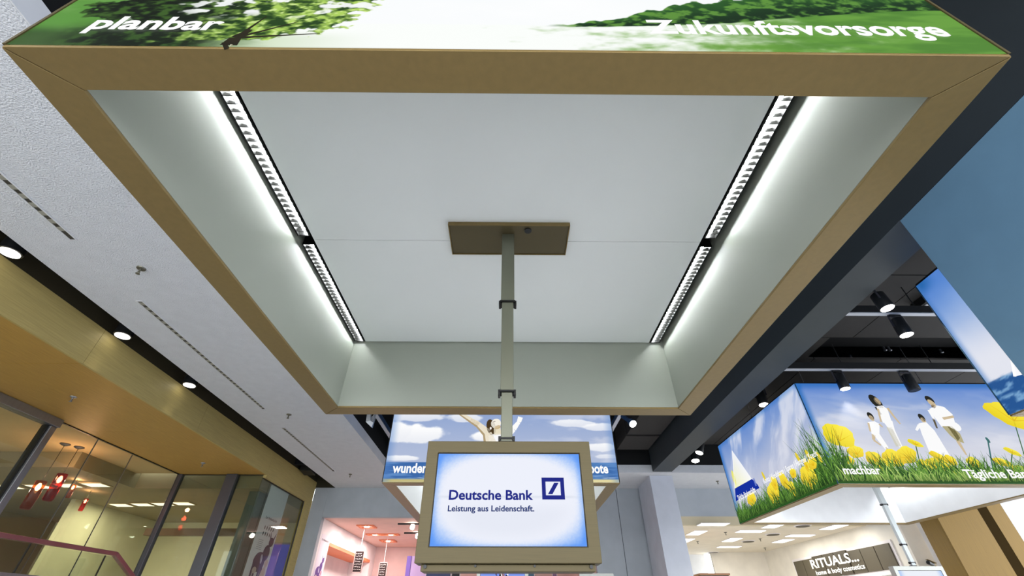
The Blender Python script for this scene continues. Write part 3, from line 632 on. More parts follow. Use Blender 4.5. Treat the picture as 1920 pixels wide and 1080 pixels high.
def clouds_on(c, U, V, blobs, seed):
    for (u, v, a, b, k) in blobs:
        d = 1-((U-u)/a)**2-((V-v)/b)**2+1.1*(fbm(U*7, V*11, seed)-.5)
        c = mix(c, mix((236, 238, 244), (255, 255, 255), sm(v-b, v+b, V)), k*sm(.0, .45, d))
    return c
def print_sea(P):
    W = Bc['x1']-Bc['x0']; hz = uvn(Bc, 939, 866)[1]; sand = uvn(Bc, 939, 897)[1]
    bl = []
    for (px, py, a, b, k) in ((785, 812, .38, .12, 1), (745, 806, .2, .14, 1), (770, 781, .45, .06, .8), (870, 783, .25, .06, .8), (905, 818, .16, .07, 1), (1075, 793, .3, .05, .8), (1130, 800, .25, .05, .8), (1125, 838, .2, .06, .9), (740, 858, .35, .035, .9), (830, 856, .2, .03, .7), (1140, 855, .15, .03, .6)):
        u, v = uvn(Bc, px, py); bl.append((u, v, a, b, k))
    def fn(U, V):
        c = mix((176, 188, 216), (134, 158, 206), sm(.2, 1.1, V)); c = mix(c, (204, 210, 228), .7*sm(1.2, 2.4, U)*sm(.45, .7, fbm(U*3, V*9, 12)+.1))
        c = clouds_on(c, U, V, bl, 31)
        sea = mix((58, 104, 168), (92, 138, 196), sm(.4, .7, fbm(U*5, V*60, 8))); sea = mix(sea, (222, 232, 242), .8*sm(.62, .72, fbm(U*4, V*50, 9))*sm(sand+.05, sand+.005, V))
        c = mix(sea, c, sm(hz-.004, hz+.004, V)); c = mix(mix((196, 186, 128), (226, 214, 160), sm(.4, .9, U)), c, sm(sand-.012, sand+.008, V))
        ed = sm(.12, 0, U)+sm(W-.12, W, U); return mix(c, (84, 130, 196), .45*np.clip(ed, 0, 1))
    P.grid(np.linspace(0, W, 420), np.concatenate([np.linspace(.0135, .85, 170), np.linspace(.87, 1.23, 24)]), fn)
    q = lambda x, y: uvn(Bc, x, y)
    sk, sk2 = (236, 226, 204), (176, 156, 120)
    # raised arms, neck, head, dress
    for (a, b, w0, w1) in (((861, 774), (882, 787), .016, .028), ((882, 787), (897, 796), .028, .036), ((897, 796), (914, 812), .036, .055), ((914, 812), (920, 835), .055, .08)):
        P.stroke(q(*a), q(*b), w0, w1, sk2); P.stroke(np.array(q(*a))+(.006, .008), np.array(q(*b))+(.010, .010), w0*.75, w1*.75, sk)
    P.poly([q(918, 836), q(916, 816), q(928, 812), q(946, 812), q(960, 818), q(966, 838)], (250, 250, 252))
    P.ell(q(921, 800), .055, .10, .25, (74, 56, 30)); P.poly([q(926, 815), q(926, 800), q(938, 798), q(940, 814)], (232, 222, 196))
    P.ell(q(930, 793), .062, .058, .5, (246, 240, 226)); P.ell(q(933, 800), .04, .022, .3, (190, 160, 104)); P.ell(q(920, 802), .012, .016, 0, (250, 246, 240))
    P.stroke(q(925, 790), q(929, 789), .006, .004, (120, 110, 100))
    for (a, b, w0, w1) in (((952, 812), (963, 803), .05, .034), ((963, 803), (973, 790), .034, .022), ((973, 790), (976, 781), .026, .030)): P.stroke(q(*a), q(*b), w0, w1, (252, 252, 250))

def grass(P, u0, u1, base, n, hmin, hmax, seed, lean=.35, dark=(24, 58, 20), lite=(126, 176, 70)):
    r = np.random.default_rng(seed)
    for i in range(n):
        u = r.uniform(u0, u1); h = r.uniform(hmin, hmax)*(1.35-.7*i/n); v = base+r.uniform(0, .02)
        du = r.normal(-.05, lean)*h; k = r.random(); c = mix(dark, lite, k**1.3); w = r.uniform(.003, .008)
        mid = (u+du*.35, v+h*.55); P.stroke((u, v), mid, w, w*.9, c*.8, c); P.stroke(mid, (u+du, v+h), w*.9, .0006, c, np.clip(c*1.15, 0, 255))
def poppy(P, c, a, b, ang, col=(246, 214, 40), seed=0, stem=None, petals=5):
    r = np.random.default_rng(seed); c = np.array(c); ca, sa = math.cos(ang), math.sin(ang)
    if stem is not None: P.stroke(c, stem, .006, .006, (60, 104, 60))
    n = 34; t = np.arange(n)*2*math.pi/n
    rad = 1+.06*np.sin(petals*t+seed)+.03*np.sin(11*t+seed*2)
    x, y = a*np.cos(t)*rad, b*np.sin(t)*rad
    pts = np.stack([c[0]+x*ca-y*sa, c[1]+x*sa+y*ca], -1); cols = np.array([mix(np.array(col)*.94, (252, 236, 70), .5+.5*math.sin(k+.6)) for k in t])
    P.poly(pts, cols)
    for i in range(petals):
        g = (i+.5)/petals*math.pi-.1; e = (c[0]+a*.85*math.cos(g)*ca-b*.8*math.sin(g)*sa, c[1]+a*.85*math.cos(g)*sa+b*.8*math.sin(g)*ca)
        o = (c[0]+b*.6*sa*.8, c[1]-b*.6*ca*.8); P.stroke(o, e, .005, .001, (226, 180, 24))
def cirrus(U, V, seed, ang=.35):
    a = U*math.cos(ang)+V*math.sin(ang); b = -U*math.sin(ang)+V*math.cos(ang)
    return fbm(a*1.3+.4*fbm(U*3, V*3, seed+5), b*5.5, seed)
def print_poppies(P):
    q = lambda x, y: uvn(Cc, x, y); W = 2.7
    def fn(U, V):
        c = mix((212, 214, 226), (84, 126, 204), sm(.35, 1.45, V+.35*(fbm(U*1.4, V*3, 6)-.5)))
        c = mix(c, (222, 224, 234), .8*sm(.38, .68, cirrus(U, V, 15, -.12))*sm(1.2, .75, V))
        c = mix(c, (34, 104, 184), .8*np.clip(sm(.10, 0, U)+sm(1.12, 1.23, V)*.8, 0, 1)); c = mix((40, 84, 30), c, sm(.04, .20, V))
        return c
    P.grid(np.linspace(0, W, 260), np.linspace(.0135, 1.23, 130), fn)
    # family, walking
    skin, hair, wh, sh = (206, 186, 152), (34, 34, 28), (250, 250, 250), (206, 204, 190)
    # mother
    P.ell(q(1642, 752), .06, .10, .4, hair); P.ell(q(1645, 751), .034, .05, .2, skin); P.stroke(q(1641, 762), q(1652, 776), .012, .012, hair)
    P.poly([q(1643, 761), q(1654, 759), q(1664, 766), q(1672, 790), q(1656, 792), q(1648, 775)], wh); P.stroke(q(1664, 764), q(1676, 780), .016, .013, skin); P.stroke(q(1676, 780), q(1688, 794), .013, .009, skin)
    P.stroke(q(1646, 765), q(1652, 790), .013, .010, skin)
    P.poly([q(1655, 788), q(1673, 788), q(1678, 806), q(1692, 836), q(1686, 838), q(1664, 800)], wh); P.poly([q(1662, 800), q(1672, 800), q(1690, 836), q(1680, 836)], sh)
    # child left
    P.ell(q(1632, 779), .035, .05, .2, hair); P.ell(q(1634, 783), .027, .038, .2, skin)
    P.poly([q(1627, 790), q(1640, 789), q(1649, 794), q(1649, 812), q(1635, 814)], wh); P.stroke(q(1628, 792), q(1632, 808), .012, .01, skin); P.stroke(q(1648, 794), q(1655, 800), .012, .009, skin)
    P.poly([q(1636, 812), q(1648, 811), q(1666, 838), q(1660, 842)], wh); P.stroke(q(1638, 814), q(1638, 824), .022, .014, skin); P.stroke(q(1638, 824), q(1652, 834), .013, .01, skin); P.stroke(q(1661, 838), q(1668, 846), .010, .007, skin)
    # second child, bright dress
    P.ell(q(1728, 782), .035, .05, .2, hair); P.ell(q(1731, 787), .028, .036, .2, skin)
    P.poly([q(1722, 793), q(1736, 790), q(1752, 806), q(1790, 868), q(1760, 872), q(1744, 850), q(1728, 812)], wh); P.stroke(q(1724, 796), q(1718, 806), .018, .012, wh)
    # father
    P.ell(q(1743, 749), .045, .06, .5, hair); P.ell(q(1747, 755), .034, .055, .5, skin); P.ell(q(1750, 761), .026, .025, .5, (120, 104, 80))
    P.poly([q(1742, 766), q(1756, 759), q(1770, 762), q(1786, 776), q(1792, 796), q(1766, 800), q(1754, 784)], wh); P.stroke(q(1742, 768), q(1752, 786), .020, .014, wh); P.stroke(q(1750, 784), q(1757, 802), .014, .01, (96, 86, 66)); P.stroke(q(1768, 784), q(1788, 780), .016, .014, skin); P.ell(q(1790, 798), .07, .06, -.5, wh)
    P.poly([q(1766, 798), q(1784, 798), q(1800, 812), q(1808, 830), q(1794, 826), q(1782, 816)], (178, 170, 130)); P.poly([q(1776, 798), q(1790, 804), q(1800, 820), q(1796, 826)], (98, 90, 44))
    P.stroke(q(1796, 826), q(1812, 852), .022, .010, skin)
    for i, (px, py, a, b, g, s) in enumerate(((1675, 858, .13, .10, .2, 1), (1640, 860, .10, .09, -.3, 2), (1700, 852, .13, .09, .5, 3), (1660, 872, .10, .08, .2, 4), (1764, 876, .16, .10, -.4, 5), (1732, 872, .08, .07, .1, 7), (1826, 868, .08, .075, .2, 8), (1760, 856, .10, .05, -.6, 9), (1782, 862, .07, .06, -.4, 10), (1880, 866, .11, .045, -.3, 11), (1912, 880, .09, .05, .1, 12), (1604, 846, .10, .07, .2, 13), (1592, 862, .06, .05, 0, 14))):
        poppy(P, q(px, py), a, b, g, (246, 206, 44), s)
    poppy(P, q(1716, 830), .085, .035, -.45, (238, 224, 48), 21, q(1726, 872)); poppy(P, q(1898, 846), .09, .035, -.5, (238, 224, 48), 22, q(1894, 890))
    P.stroke(q(1852, 824), q(1858, 858), .008, .008, (60, 110, 110)); P.ell(q(1852, 824), .018, .035, .1, (60, 110, 110)); P.stroke(q(1858, 858), q(1866, 900), .008, .008, (60, 110, 110))
    poppy(P, q(1572, 815), .185, .14, -.18, (248, 224, 36), 30, q(1580, 890), 4)
    poppy(P, q(1898, 778), .30, .155, -.38, (248, 222, 30), 33, q(1935, 900), 4)
    grass(P, 0, W, .036, 1500, .08, .26, 3); grass(P, 0, .25, .036, 110, .25, .52, 5, .25); grass(P, 0, W, .036, 260, .05, .16, 6, .4, (96, 140, 54), (190, 214, 120))
def print_sail(P):
    q = lambda x, y: uvl(Cc, x, y); W = 2.57
    def fn(U, V):
        c = mix((200, 202, 218), (92, 132, 204), sm(.3, 1.5, V+.35*(fbm(U*1.6, V*2.5, 8)-.5))); c = mix(c, (226, 228, 238), .8*sm(.40, .68, fbm((U*.75-V*.66)*4.5+1.2*fbm(U*2, V*2, 3), (U*.66+V*.75)*1.1, 27)))
        c = mix(c, (34, 104, 190), .7*np.clip(sm(.16, 0, U)+sm(W-.05, W, U)*.6+sm(1.14, 1.23, V)*.6, 0, 1)); return mix((40, 84, 30), c, sm(.04, .22, V))
    P.grid(np.linspace(0, W, 200), np.linspace(.0135, 1.23, 110), fn)
    grass(P, 0, W, .036, 800, .10, .30, 13); grass(P, 2.1, W, .036, 130, .3, .62, 15, .2)
    for i, (px, py, a, b, g) in enumerate(((1450, 924, .15, .13, .2), (1516, 893, .16, .13, -.1), (1409, 934, .14, .09, .1), (1470, 900, .08, .12, .5), (1452, 905, .08, .09, .2), (1487, 886, .07, .06, .1), (1523, 867, .09, .07, .2), (1512, 871, .04, .08, 0), (1486, 915, .07, .09, 0))):
        poppy(P, q(px, py), a, b, g, (246, 206, 44), 40+i)
    for (px, py) in ((1432, 892), (1496, 857), (1515, 852), (1536, 856)): P.ell(q(px, py), .028, .07, .25, (226, 204, 60))
    grass(P, 0, W, .036, 500, .08, .2, 17)
    a, b1, b2, c1, c2, d = q(1373, 844), q(1378, 915), q(1410, 897), q(1380, 939), q(1424, 914), q(1421, 908)
    P.ell(q(1376, 895), .05, .12, 0, (232, 230, 120)); P.poly([a, b1, b2], np.array([(236, 240, 250), (240, 240, 180), (250, 250, 250)], float)); P.stroke(a, b1, .010, .010, (255, 255, 255))
    P.poly([b1, c1, c2, d, b2], (8, 44, 158)); P.stroke(q(1413, 896), q(1418, 910), .02, .02, (110, 130, 200))
def print_ocean(P):
    q = lambda x, y: uvl(Dc, x, y); W = 2.57
    hz = q(1888, 700)[1]
    def fn(U, V):
        c = mix((226, 228, 238), (84, 132, 208), sm(hz+.12, 1.23, V+.10*(fbm(U*4, V*4, 8)-.5))); c = mix(c, (30, 96, 164), .9*sm(1.08, 1.22, V)*sm(.22, .02, U)); c = mix(c, (70, 120, 190), .6*sm(.06, 0, U))
        sea = mix((34, 84, 146), (120, 164, 206), sm(.5, .75, fbm(U*14, V*40, 4))); return mix(sea, c, sm(hz-.01, hz+.01, V+.03*(fbm(U*9, V, 2)-.5)))
    P.grid(np.linspace(0, W, 160), np.linspace(.0135, 1.23, 120), fn)
    P.poly([q(1891, 645), q(1903, 705), q(1960, 690)], np.array([(240, 242, 248), (250, 250, 252), (236, 238, 246)], float)); P.stroke(q(1891, 645), q(1903, 705), .008, .01, (255, 255, 255))

ta, tb = uvn(A, 150, 62), uvn(A, 403, 62); tc_, td = uvn(A, 1219, 67), uvn(A, 1776, 62)
canopy('large square canopy overhead with lit meadow picture and bronze bottom frame', **A, wallm=RECESS, panelm=PANEL, trim=BRUSHED,
       near=(print_meadow, [('planbar', ta[0], .112, tb[0]-ta[0], .082, .03, .0), ('Zukunftsvorsorge', tc_[0], .118, td[0]-tc_[0], .088, .03, .0)]), cables=False)
q = lambda x, y: uvn(Bc, x, y)
canopy('smaller canopy behind the monitor with lit beach picture of woman raising arms', **Bc, wallm=PANEL, panelm=WHITER, detail=False,
       near=(print_sea, [('wunderbar', q(735, 885)[0], q(735, 885)[1], .55, .098, .03, .0), ('Angebote', q(1141, 886)[0]-.46, q(1141, 886)[1], .46, .098, .03, .0)]))
q = lambda x, y: uvn(Cc, x, y); q2 = lambda x, y: uvl(Cc, x, y)
s0, s1 = q2(1384, 932), q2(1416, 912)
k0, k1 = q2(1432, 902), q2(1534, 853)
canopy('canopy at right with lit poppy meadow picture of a walking family', **Cc, wallm=WHITER, panelm=WHITER, detail=False, trim=mat('teal_trim', (18, 66, 92), .4),  # white recess walls put brighter light than in the big canopy into colour
       near=(print_poppies, [('machbar', q(1583, 887)[0], q(1600, 887)[1]-.005, q(1653, 887)[0]-q(1583, 887)[0], .085, .025, .0), ('Tägliche Bankgeschäfte', q(1812, 895)[0], q(1812, 895)[1]-.0, 1.32, .09, .025, .0)]),
       left=(print_sail, [('Konto | Kreditkarte | Sparen | Festgeld | Kredit', k0[0], .36, k1[0]-k0[0], .068, .015, .0), ('Tägliche Bankgeschäfte', s0[0]-.02, .315, .62, .075, .02, .0)]))
canopy('canopy at the right edge half hidden by the blue column with ocean picture', **Dc, wallm=WHITER, panelm=WHITER, detail=False, trim=mat('teal_trim', (18, 66, 92), .4), left=(print_ocean, []), cables=False)

# ------------------------------------------------------------------ monitors on telescopic poles
SCREENBLACK = BLACK
def monitor(label, cx, yf, kind, ztop=ZP, framem=BRUSHED, dz=0.0, stand=False, polem=None):
    t = thing('monitor', label, 'monitor', (cx, yf, .15+dz), 'framed monitors')
    fx0, fx1, fz0, fz1 = cx-.314, cx+.316, .149+dz, .554+dz; sx0, sx1, sz0, sz1 = cx-.272, cx+.274, .196+dz, .510+dz
    mb = MB()
    for (a, b, c, d) in ((fx0, fx1, fz0, sz0), (fx0, fx1, sz1, fz1), (fx0, sx0, sz0, sz1), (sx1, fx1, sz0, sz1)): pass
    # one-piece bezel with a window
    o = [(fx0, fz0), (fx1, fz0), (fx1, fz1), (fx0, fz1)]; i_ = [(sx0, sz0), (sx1, sz0), (sx1, sz1), (sx0, sz1)]
    v = [(x, yf, z) for x, z in o]+[(x, yf, z) for x, z in i_]+[(x, yf+.085, z) for x, z in o]+[(x, yf+.012, z) for x, z in i_]
    f = []
    for k in range(4):
        n = (k+1) % 4; f += [(k, n, 4+n, 4+k), (k, 8+k, 8+n, n), (4+k, 4+n, 12+n, 12+k)]
    f += [(8, 9, 10, 11), (12, 13, 14, 15)]
    MB().add(v, f).build('frame', framem, t, .002)
    box('screen_edge', SCREENBLACK, t, sx0, sx1, yf+.006, yf+.0115, sz0, sz1)
    scr = lambda u, v, o: np.stack([sx0+.003+u, np.full_like(u, yf+.0055)-o, sz0+.003+v], -1); Wd, Hd = sx1-sx0-.006, sz1-sz0-.006
    P = Print(scr)
    if kind == 'bank':
        def fn(U, V):
            x, y = (U/Wd-.5)*2, (V/Hd-.5)*2; d = (np.abs(x)**2.6+np.abs(y)**2.6)**(1/2.6)+.10*sm(.9, 1.0, np.maximum(np.abs(x), np.abs(y)*.97))
            c = mix((236, 239, 250), (92, 152, 246), sm(.86, 1.34, d+.05*(vnoise(U*300, V*300, 2)-.5)))
            c = mix(c, (205, 212, 226), .55*sm(.02, .0, np.abs(V/Hd-.505))*sm(1.05, .8, np.abs(x))); c = mix(c, (222, 226, 238), .5*sm(.5, .30, V/Hd)*sm(1., .6, d)); return c
        P.grid(np.linspace(0, Wd, 120), np.linspace(0, Hd, 80), fn); so = P.build('screen', PRINT, t)
        g = lambda x, y: (lambda p: (p[0]-sx0-.003, p[2]-sz0-.003))(PY(x, y, yf))
        a, b = g(841, 935), g(1000, 935); lettering('Deutsche Bank', scr, a[0], a[1], b[0]-a[0], .0315, BLUEINK, so, .026, 0, off=.0008)
        a, b = g(839, 957), g(1002, 957); lettering('Leistung aus Leidenschaft.', scr, a[0], a[1], b[0]-a[0], .0185, NAVYINK, so, .024, 0, off=.0008)
        l0, l1 = g(1017, 935), g(1057, 894); th = (l1[0]-l0[0])*.17; mb = MB()
        to = lambda u, v: tuple(scr(np.array([u]), np.array([v]), np.array([.0008]))[0])
        def quad(P4): mb.prism([to(*p) for p in P4], (0, -.0004, 0))
        quad([l0, (l1[0], l0[1]), (l1[0], l0[1]+th), (l0[0], l0[1]+th)]); quad([(l0[0], l1[1]-th), (l1[0], l1[1]-th), l1, (l0[0], l1[1])])
        quad([(l0[0], l0[1]+th), (l0[0]+th, l0[1]+th), (l0[0]+th, l1[1]-th), (l0[0], l1[1]-th)]); quad([(l1[0]-th, l0[1]+th), (l1[0], l0[1]+th), (l1[0], l1[1]-th), (l1[0]-th, l1[1]-th)])
        w_, h_ = l1[0]-l0[0], l1[1]-l0[1]; quad([(l0[0]+w_*.26, l0[1]+h_*.24), (l0[0]+w_*.46, l0[1]+h_*.24), (l0[0]+w_*.76, l0[1]+h_*.76), (l0[0]+w_*.56, l0[1]+h_*.76)])
        mb.build('logo', BLUEINK, so)
    elif kind == 'people':
        P.grid(np.linspace(0, Wd, 40), np.linspace(0, Hd, 30), lambda U, V: mix((240, 244, 252), (60, 96, 216), sm(.4, 1, V/Hd)*sm(.0, .6, 1-np.abs(U/Wd-.5))))
        r = np.random.default_rng(5)
        for i in range(60):
            c = (r.uniform(.26, .74)*Wd, r.uniform(.3, .95)*Hd); P.ell(c, r.uniform(.006, .018), r.uniform(.008, .02), r.uniform(0, 3), [(250, 250, 250), (30, 26, 40), (150, 110, 110), (70, 60, 100)][i % 4], 8)
        P.build('screen', PRINT, t)
    else:
        P.grid(np.linspace(0, Wd, 30), np.linspace(0, Hd, 20), (lambda U, V: mix((40, 90, 220), (14, 30, 130), sm(.2, .9, np.abs(U/Wd-.5)*2))) if kind == 'blue' else (lambda U, V: mix((236, 240, 248), (160, 190, 240), sm(.7, 1.1, np.abs(U/Wd-.5)*2))))
        P.build('screen', PRINT, t)
    box('bottom_tray', framem, t, fx0+.02, fx1-.02, yf+.02, yf+.10, fz0-.022, fz0-.001, .002)
    MB().cyl((fx0+.035, yf+.02, fz0-.008), (fx0+.035, yf+.014, fz0-.008), .006, n=10).cyl((fx1-.035, yf+.02, fz0-.008), (fx1-.035, yf+.014, fz0-.008), .006, n=10).cyl((cx-.11, yf+.02, fz0-.006), (cx-.11, yf+.014, fz0-.006), .004, n=8).cyl((cx+.09, yf+.02, fz0-.006), (cx+.09, yf+.014, fz0-.006), .004, n=8).build('screw', DARKM, t)
    xo = cx-.008; yc = yf+.05
    if stand:
        MB().box(cx-.035, cx+.035, yf+.088, yf+.14, -1.13, .45+dz).build('pole', framem, t, .003); box('base_plate', framem, t, cx-.25, cx+.25, yf-.1, yf+.35, -1.15, -1.13, .003); return t
    for (z0, z1, hw) in ((1.246, ztop-.022, .0335), (.773, 1.246, .0285), (.56, .773, .0235)):
        if z0 >= ztop: continue
        MB().box(xo-hw, xo+hw, yc-hw*.8, yc+hw*.8, z0+dz*(z0 < .6), z1).build('pole', polem or POLE, t, .003)
        if z0 > .6 or True:
            c = hw+.004; zz = z0 if z0 > .6 else z0+.012
            MB().prism([(xo-c, yc-c*.85, zz), (xo+c, yc-c*.85, zz), (xo+c, yc+c*.85, zz), (xo-c, yc+c*.85, zz)], (0, 0, .008)).box(xo-c-.006, xo-c+.004, yc-.02, yc+.02, zz-.012, zz+.012).box(xo+c-.004, xo+c+.006, yc-.02, yc+.02, zz-.012, zz+.012).build('collar', BLACK, t, .001)
    box('mount_block', BLACK, t, xo-.03, xo+.03, yf+.03, yf+.085, fz1+.0005, fz1+.012)
    # ceiling plate with a rim
    pl = MB().box(xo-.325, xo+.335, yf-.04, yf+.19, ztop-.022, ztop-.001).build('ceiling_plate', mat('plate_bronze', (92, 82, 56), .45, .3), t, .002)
    rm = MB()
    for (a, b, c, d) in ((-.331, .341, -.046, -.041), (-.331, .341, .191, .196), (-.331, -.326, -.041, .191), (.336, .341, -.041, .191)): rm.box(xo+a, xo+b, yf+c, yf+d, ztop-.026, ztop-.002)
    rm.build('plate_rim', BRONZE, pl); MB().cyl((xo+.11, yf-.005, ztop-.03), (xo+.11, yf-.005, ztop-.022), .02, n=12).build('plate_plug', DARKM, pl)
    return t
monitor('large bronze framed monitor with blue lettering hanging from the big canopy', 0.002, 1.70, 'bank')
SATIN = mat('satin_grey', (176, 178, 172), .35, .4)
monitor('grey framed monitor with crowd picture hanging far behind, below the big one', -.06, 6.28, 'people', framem=SATIN)
monitor('grey framed monitor at the right, hanging from the poppy canopy', 5.17, 6.38, 'white', framem=SATIN, dz=-.02, polem=mat('pole_pale', (196, 204, 206), .4, .2))
p = PY(1118, 1074, 9.5); monitor('small grey framed monitor with blue screen by the grey wall', p[0], 9.5, 'blue', framem=SATIN, dz=p[2]-.554, stand=True)

# ------------------------------------------------------------------ spotlights and small ceiling fittings
def spotlight(label, top, face, r, length, lit=True, power=300, group='track spotlights'):
    top, face = Vector(top), Vector(face); t = thing('spotlight', label, 'spotlight', face, group)
    d = (face-top).normalized(); b0 = face-d*length
    MB().cyl(b0, face, r*.92, r, 20).cyl(b0-d*.02, b0, r*.5, r*.85, 20).build('housing', DARKM, t, .003, True)
    MB().cyl(face-d*.004, face+d*.003, r*.88, n=20).build('lens', LENS if lit else BLACK, t)
    a = d.cross(Vector((0, 0, 1))); a = a.normalized() if a.length > .01 else Vector((1, 0, 0))
    m = b0+d*length*.45
    MB().bar(m+a*(r+.006), b0-d*.045+a*(r+.006), .02, .006).bar(m-a*(r+.006), b0-d*.045-a*(r+.006), .02, .006).bar(b0-d*.045-a*(r+.008), b0-d*.045+a*(r+.008), .006, .02).build('yoke', DSTEEL, t)
    MB().cyl(b0-d*.045, top, .012, n=8).build('stem', DARKM, t); box('track_adapter', DARKM, t, top.x-.06, top.x+.06, top.y-.015, top.y+.015, top.z-.002, top.z+.02)
    if lit:
        l = lamp('spot_lamp', 'SPOT', t, face+d*.01, power, (1, .95, .85), .04, None, 1.3, .5)
        l.rotation_euler = d.to_track_quat('-Z', 'Y').to_euler()
    return t
def sp(px, py, y): p = PY(px, py, y); return (p[0], p[1], p[2])
f1 = sp(1664, 577, 3.38); spotlight('lit black spotlight on the nearer track, left one by the beam', (f1[0]-.03, f1[1]+.03, 2.93), f1, .065, .17)
f2 = sp(1700, 627, 3.765); spotlight('lit black spotlight on the nearer track, right one pointing down', (f2[0]-.0, f2[1]+.0, 2.55), f2, .065, .19)
f3 = sp(1585, 728, 5.055); spotlight('lit black spotlight in front of the poppy picture, left one', (f3[0]-.0, f3[1]+.0, 2.55), f3, .062, .2)
f4 = sp(1715, 731, 5.055); spotlight('dark unlit spotlight in front of the poppy picture, right one', (f4[0]-.0, f4[1]+.0, 2.55), f4, .068, .2, False)
f5 = sp(1432, 758, 6.0); spotlight('small black spotlight at the left corner of the poppy canopy', (f5[0]+.05, f5[1]+.05, 3.07), f5, .07, .24)
f6 = sp(1311, 848, 8.6); spotlight('tilted black spotlight far back beside the beam, upper one', (f6[0]+.22, f6[1]+.05, 3.07), f6, .075, .24)
f7 = sp(1304, 863, 9.2); spotlight('black spotlight far back beside the beam, lower one', (f7[0]+.06, f7[1]+.1, 3.07), f7, .085, .26)
# rails and floods beside the beach canopy
BLUEM = mat('blue_steel', (70, 100, 140), .35, .5)
for i, (x, lab) in enumerate(((-2.36, 'blue grey light rail left of the beach canopy with white bracket'), (2.0, 'blue grey light rail right of the beach canopy with lit spot'))):
    t = thing('light_rail', lab, 'light rail', (x, 7.5, 2.86)); MB().box(x-.03, x+.03, 5.2, 9.4, 2.9, 2.99).build('rail', BLUEM, t, .003); box('edge_strip', mat('pale_edge', (200, 203, 210), .4), t, x-.033, x+.033, 5.2, 9.4, 2.885, 2.8995)
    for yy in (5.5, 9.0): MB().cyl((x, yy, 2.99), (x, yy, 3.75), .005, n=6).build('hanger', STEEL, t)
    if i == 0:
        p = sp(694, 790, 6.7); a = Vector((x, 7.3, 2.9)); b = Vector(p)
        MB().prism([(b.x-.07, b.y, b.z), (b.x+.05, b.y-.02, b.z-.10), (a.x+.06, a.y, a.z+.03), (a.x+.02, a.y, a.z+.03), (b.x+.05, b.y, b.z-.01), (b.x, b.y, b.z+.02), (a.x-.07, a.y, a.z+.12), (a.x-.12, a.y, a.z+.12)], (0, .05, .012)).build('bracket', WHITER, t, .002)
    else:
        p = sp(1184, 791, 7.0); q_ = sp(1167, 779, 7.2)
        MB().bar(q_, p, .07, .05).build('arm', BLUEM, t, .004); d = Vector((.15, -.5, -.55)).normalized(); MB().cyl(Vector(p)-d*.05, Vector(p)+d*.05, .05, .062, 16).build('spot_housing', BLUEM, t, 0, True); MB().cyl(Vector(p)+d*.05, Vector(p)+d*.055, .058, n=16).build('lens', LENS, t)
# louvred box light high on the right
p = PZ(1738, 572, 2.94); t = thing('louvre_box', 'unlit black box light with white louvre grid high at right', 'ceiling light', (p[0], p[1], 2.8))
box('housing', BLACK, t, p[0]-.2, p[0]+.3, p[1]-.24, p[1]-.0, 2.86, 2.949, .003)
for i in range(4):
    for j in range(3): box('louvre_cell', mat('cell_white', (190, 192, 196), .4), t, p[0]-.17+i*.115, p[0]-.08+i*.115, p[1]-.22+j*.075, p[1]-.16+j*.075, 2.852, 2.8595)
for i, (px, py) in enumerate(((1595, 668), (1658, 653), (1667, 653), (1800, 683), (1764, 657))):
    p = PZ(px, py, 3.22); t = thing('ceiling_stud', 'small metal ceiling stud in the dark coffer, '+['leftmost single one', 'left one of the close pair', 'right one of the close pair', 'rightmost and lowest', 'second from the right'][i], 'fitting', (p[0], p[1], 3.2), 'studs in the dark coffer')
    MB().lathe((p[0], p[1], 3.21), [(.015, -.03), (.026, -.02), (.016, 0), (.016, .04)], 10).build('stud', STEEL, t, smooth=True)

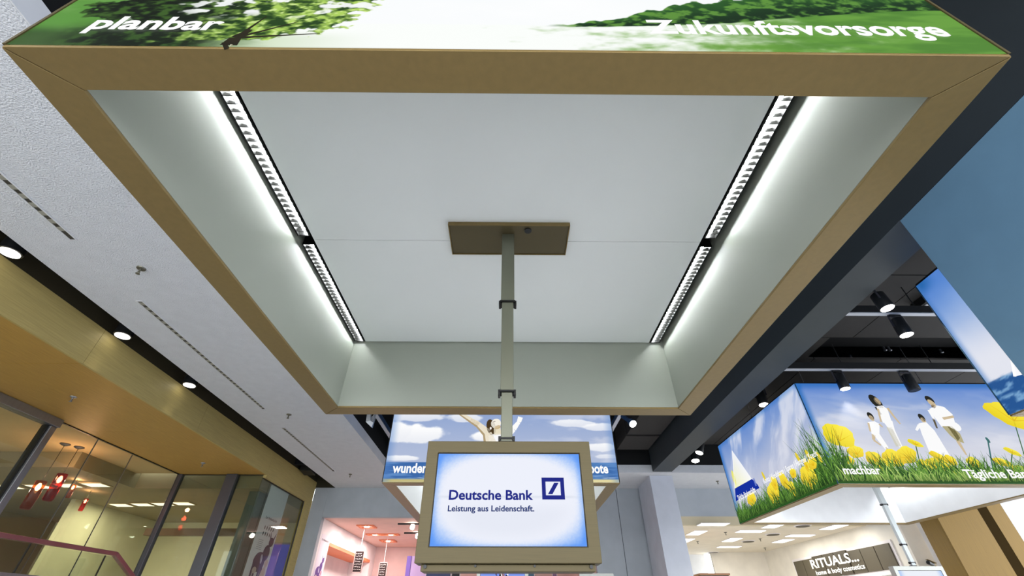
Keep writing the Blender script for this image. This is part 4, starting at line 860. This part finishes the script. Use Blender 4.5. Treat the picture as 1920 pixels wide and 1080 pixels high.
# linear slot diffusers in the plaster
def diffuser(label, x, y0, y1):
    t = thing('slot_diffuser', label, 'vent', (x, (y0+y1)/2, H), 'slot diffusers in the plaster ceiling')
    wd = .022
    MB().box(x-wd, x+wd, y0, y1, H-.003, H-.001).build('dark_slot', mat('slot_dark', (58, 54, 44), .7), t)
    MB().box(x-wd-.012, x-wd, y0-.01, y1+.01, H-.007, H-.001).box(x+wd, x+wd+.012, y0-.01, y1+.01, H-.007, H-.001).box(x-wd, x+wd, y0-.012, y0, H-.007, H-.001).box(x-wd, x+wd, y1, y1+.012, H-.007, H-.001).build('rim', SMOOTHW, t)
    v = MB().box(x-wd, x+wd, y0+.02, y0+.065, H-.006, H-.0032).build('slat', mat('slat_grey', (150, 148, 136), .5), t); n = int((y1-y0)/.085)
    for i in range(1, min(n, 60)): c = v.copy(); c.location = (0, .085*i, 0); c.parent = t; COL.objects.link(c)
diffuser('thin slot diffuser in white plaster, nearest, at the left edge', -3.62, .4, 2.604)
diffuser('long thin slot diffuser in white plaster, middle one', -3.66, 3.479, 6.225)
diffuser('long thin slot diffuser in white plaster, farthest one', -3.70, 7.013, 9.637)
def sprinkler(label, px, py, z, m):
    p = PZ(px, py, z); t = thing('sprinkler', label, 'sprinkler', (p[0], p[1], z-.05), 'ceiling sprinklers')
    MB().lathe((p[0], p[1], z-.016), [(.02, 0), (.035, .008), (.038, .0155)], 18).build('rose', m, t, smooth=True)
    MB().lathe((p[0], p[1], z-.06), [(.006, 0), (.012, .01), (.008, .03), (.011, .045)], 10).build('nozzle', m, t, smooth=True); MB().cyl((p[0], p[1], z-.064), (p[0], p[1], z-.061), .018, n=12).build('deflector', m, t)
BR = mat('brass_grey', (120, 118, 104), .35, .7)
sprinkler('small metal sprinkler on white plaster between the first two slots', 265, 502, H, BR); sprinkler('small dark sprinkler on white plaster near the canopy corner', 542, 776, H, BR)
sprinkler('small sprinkler on white plaster at the far end of the strip', 657, 888, H, BR); sprinkler('small sprinkler on the white bulkhead right of the column', 1345, 901, H, BR)
sprinkler('chrome sprinkler on the oak soffit near the glass post', 138, 743, 2.19, STEEL); sprinkler('chrome sprinkler on the oak soffit at its far end', 381, 867, 2.19, STEEL)
# a few in the shops
for i, (px, py) in enumerate(((1360, 997), (1308, 1014), (1425, 1009), (1434, 1026))):
    sprinkler('tiny sprinkler on the cosmetics shop ceiling, %s' % ['near middle', 'by the column', 'right of middle', 'far right'][i], px, py, 1.72, BR)
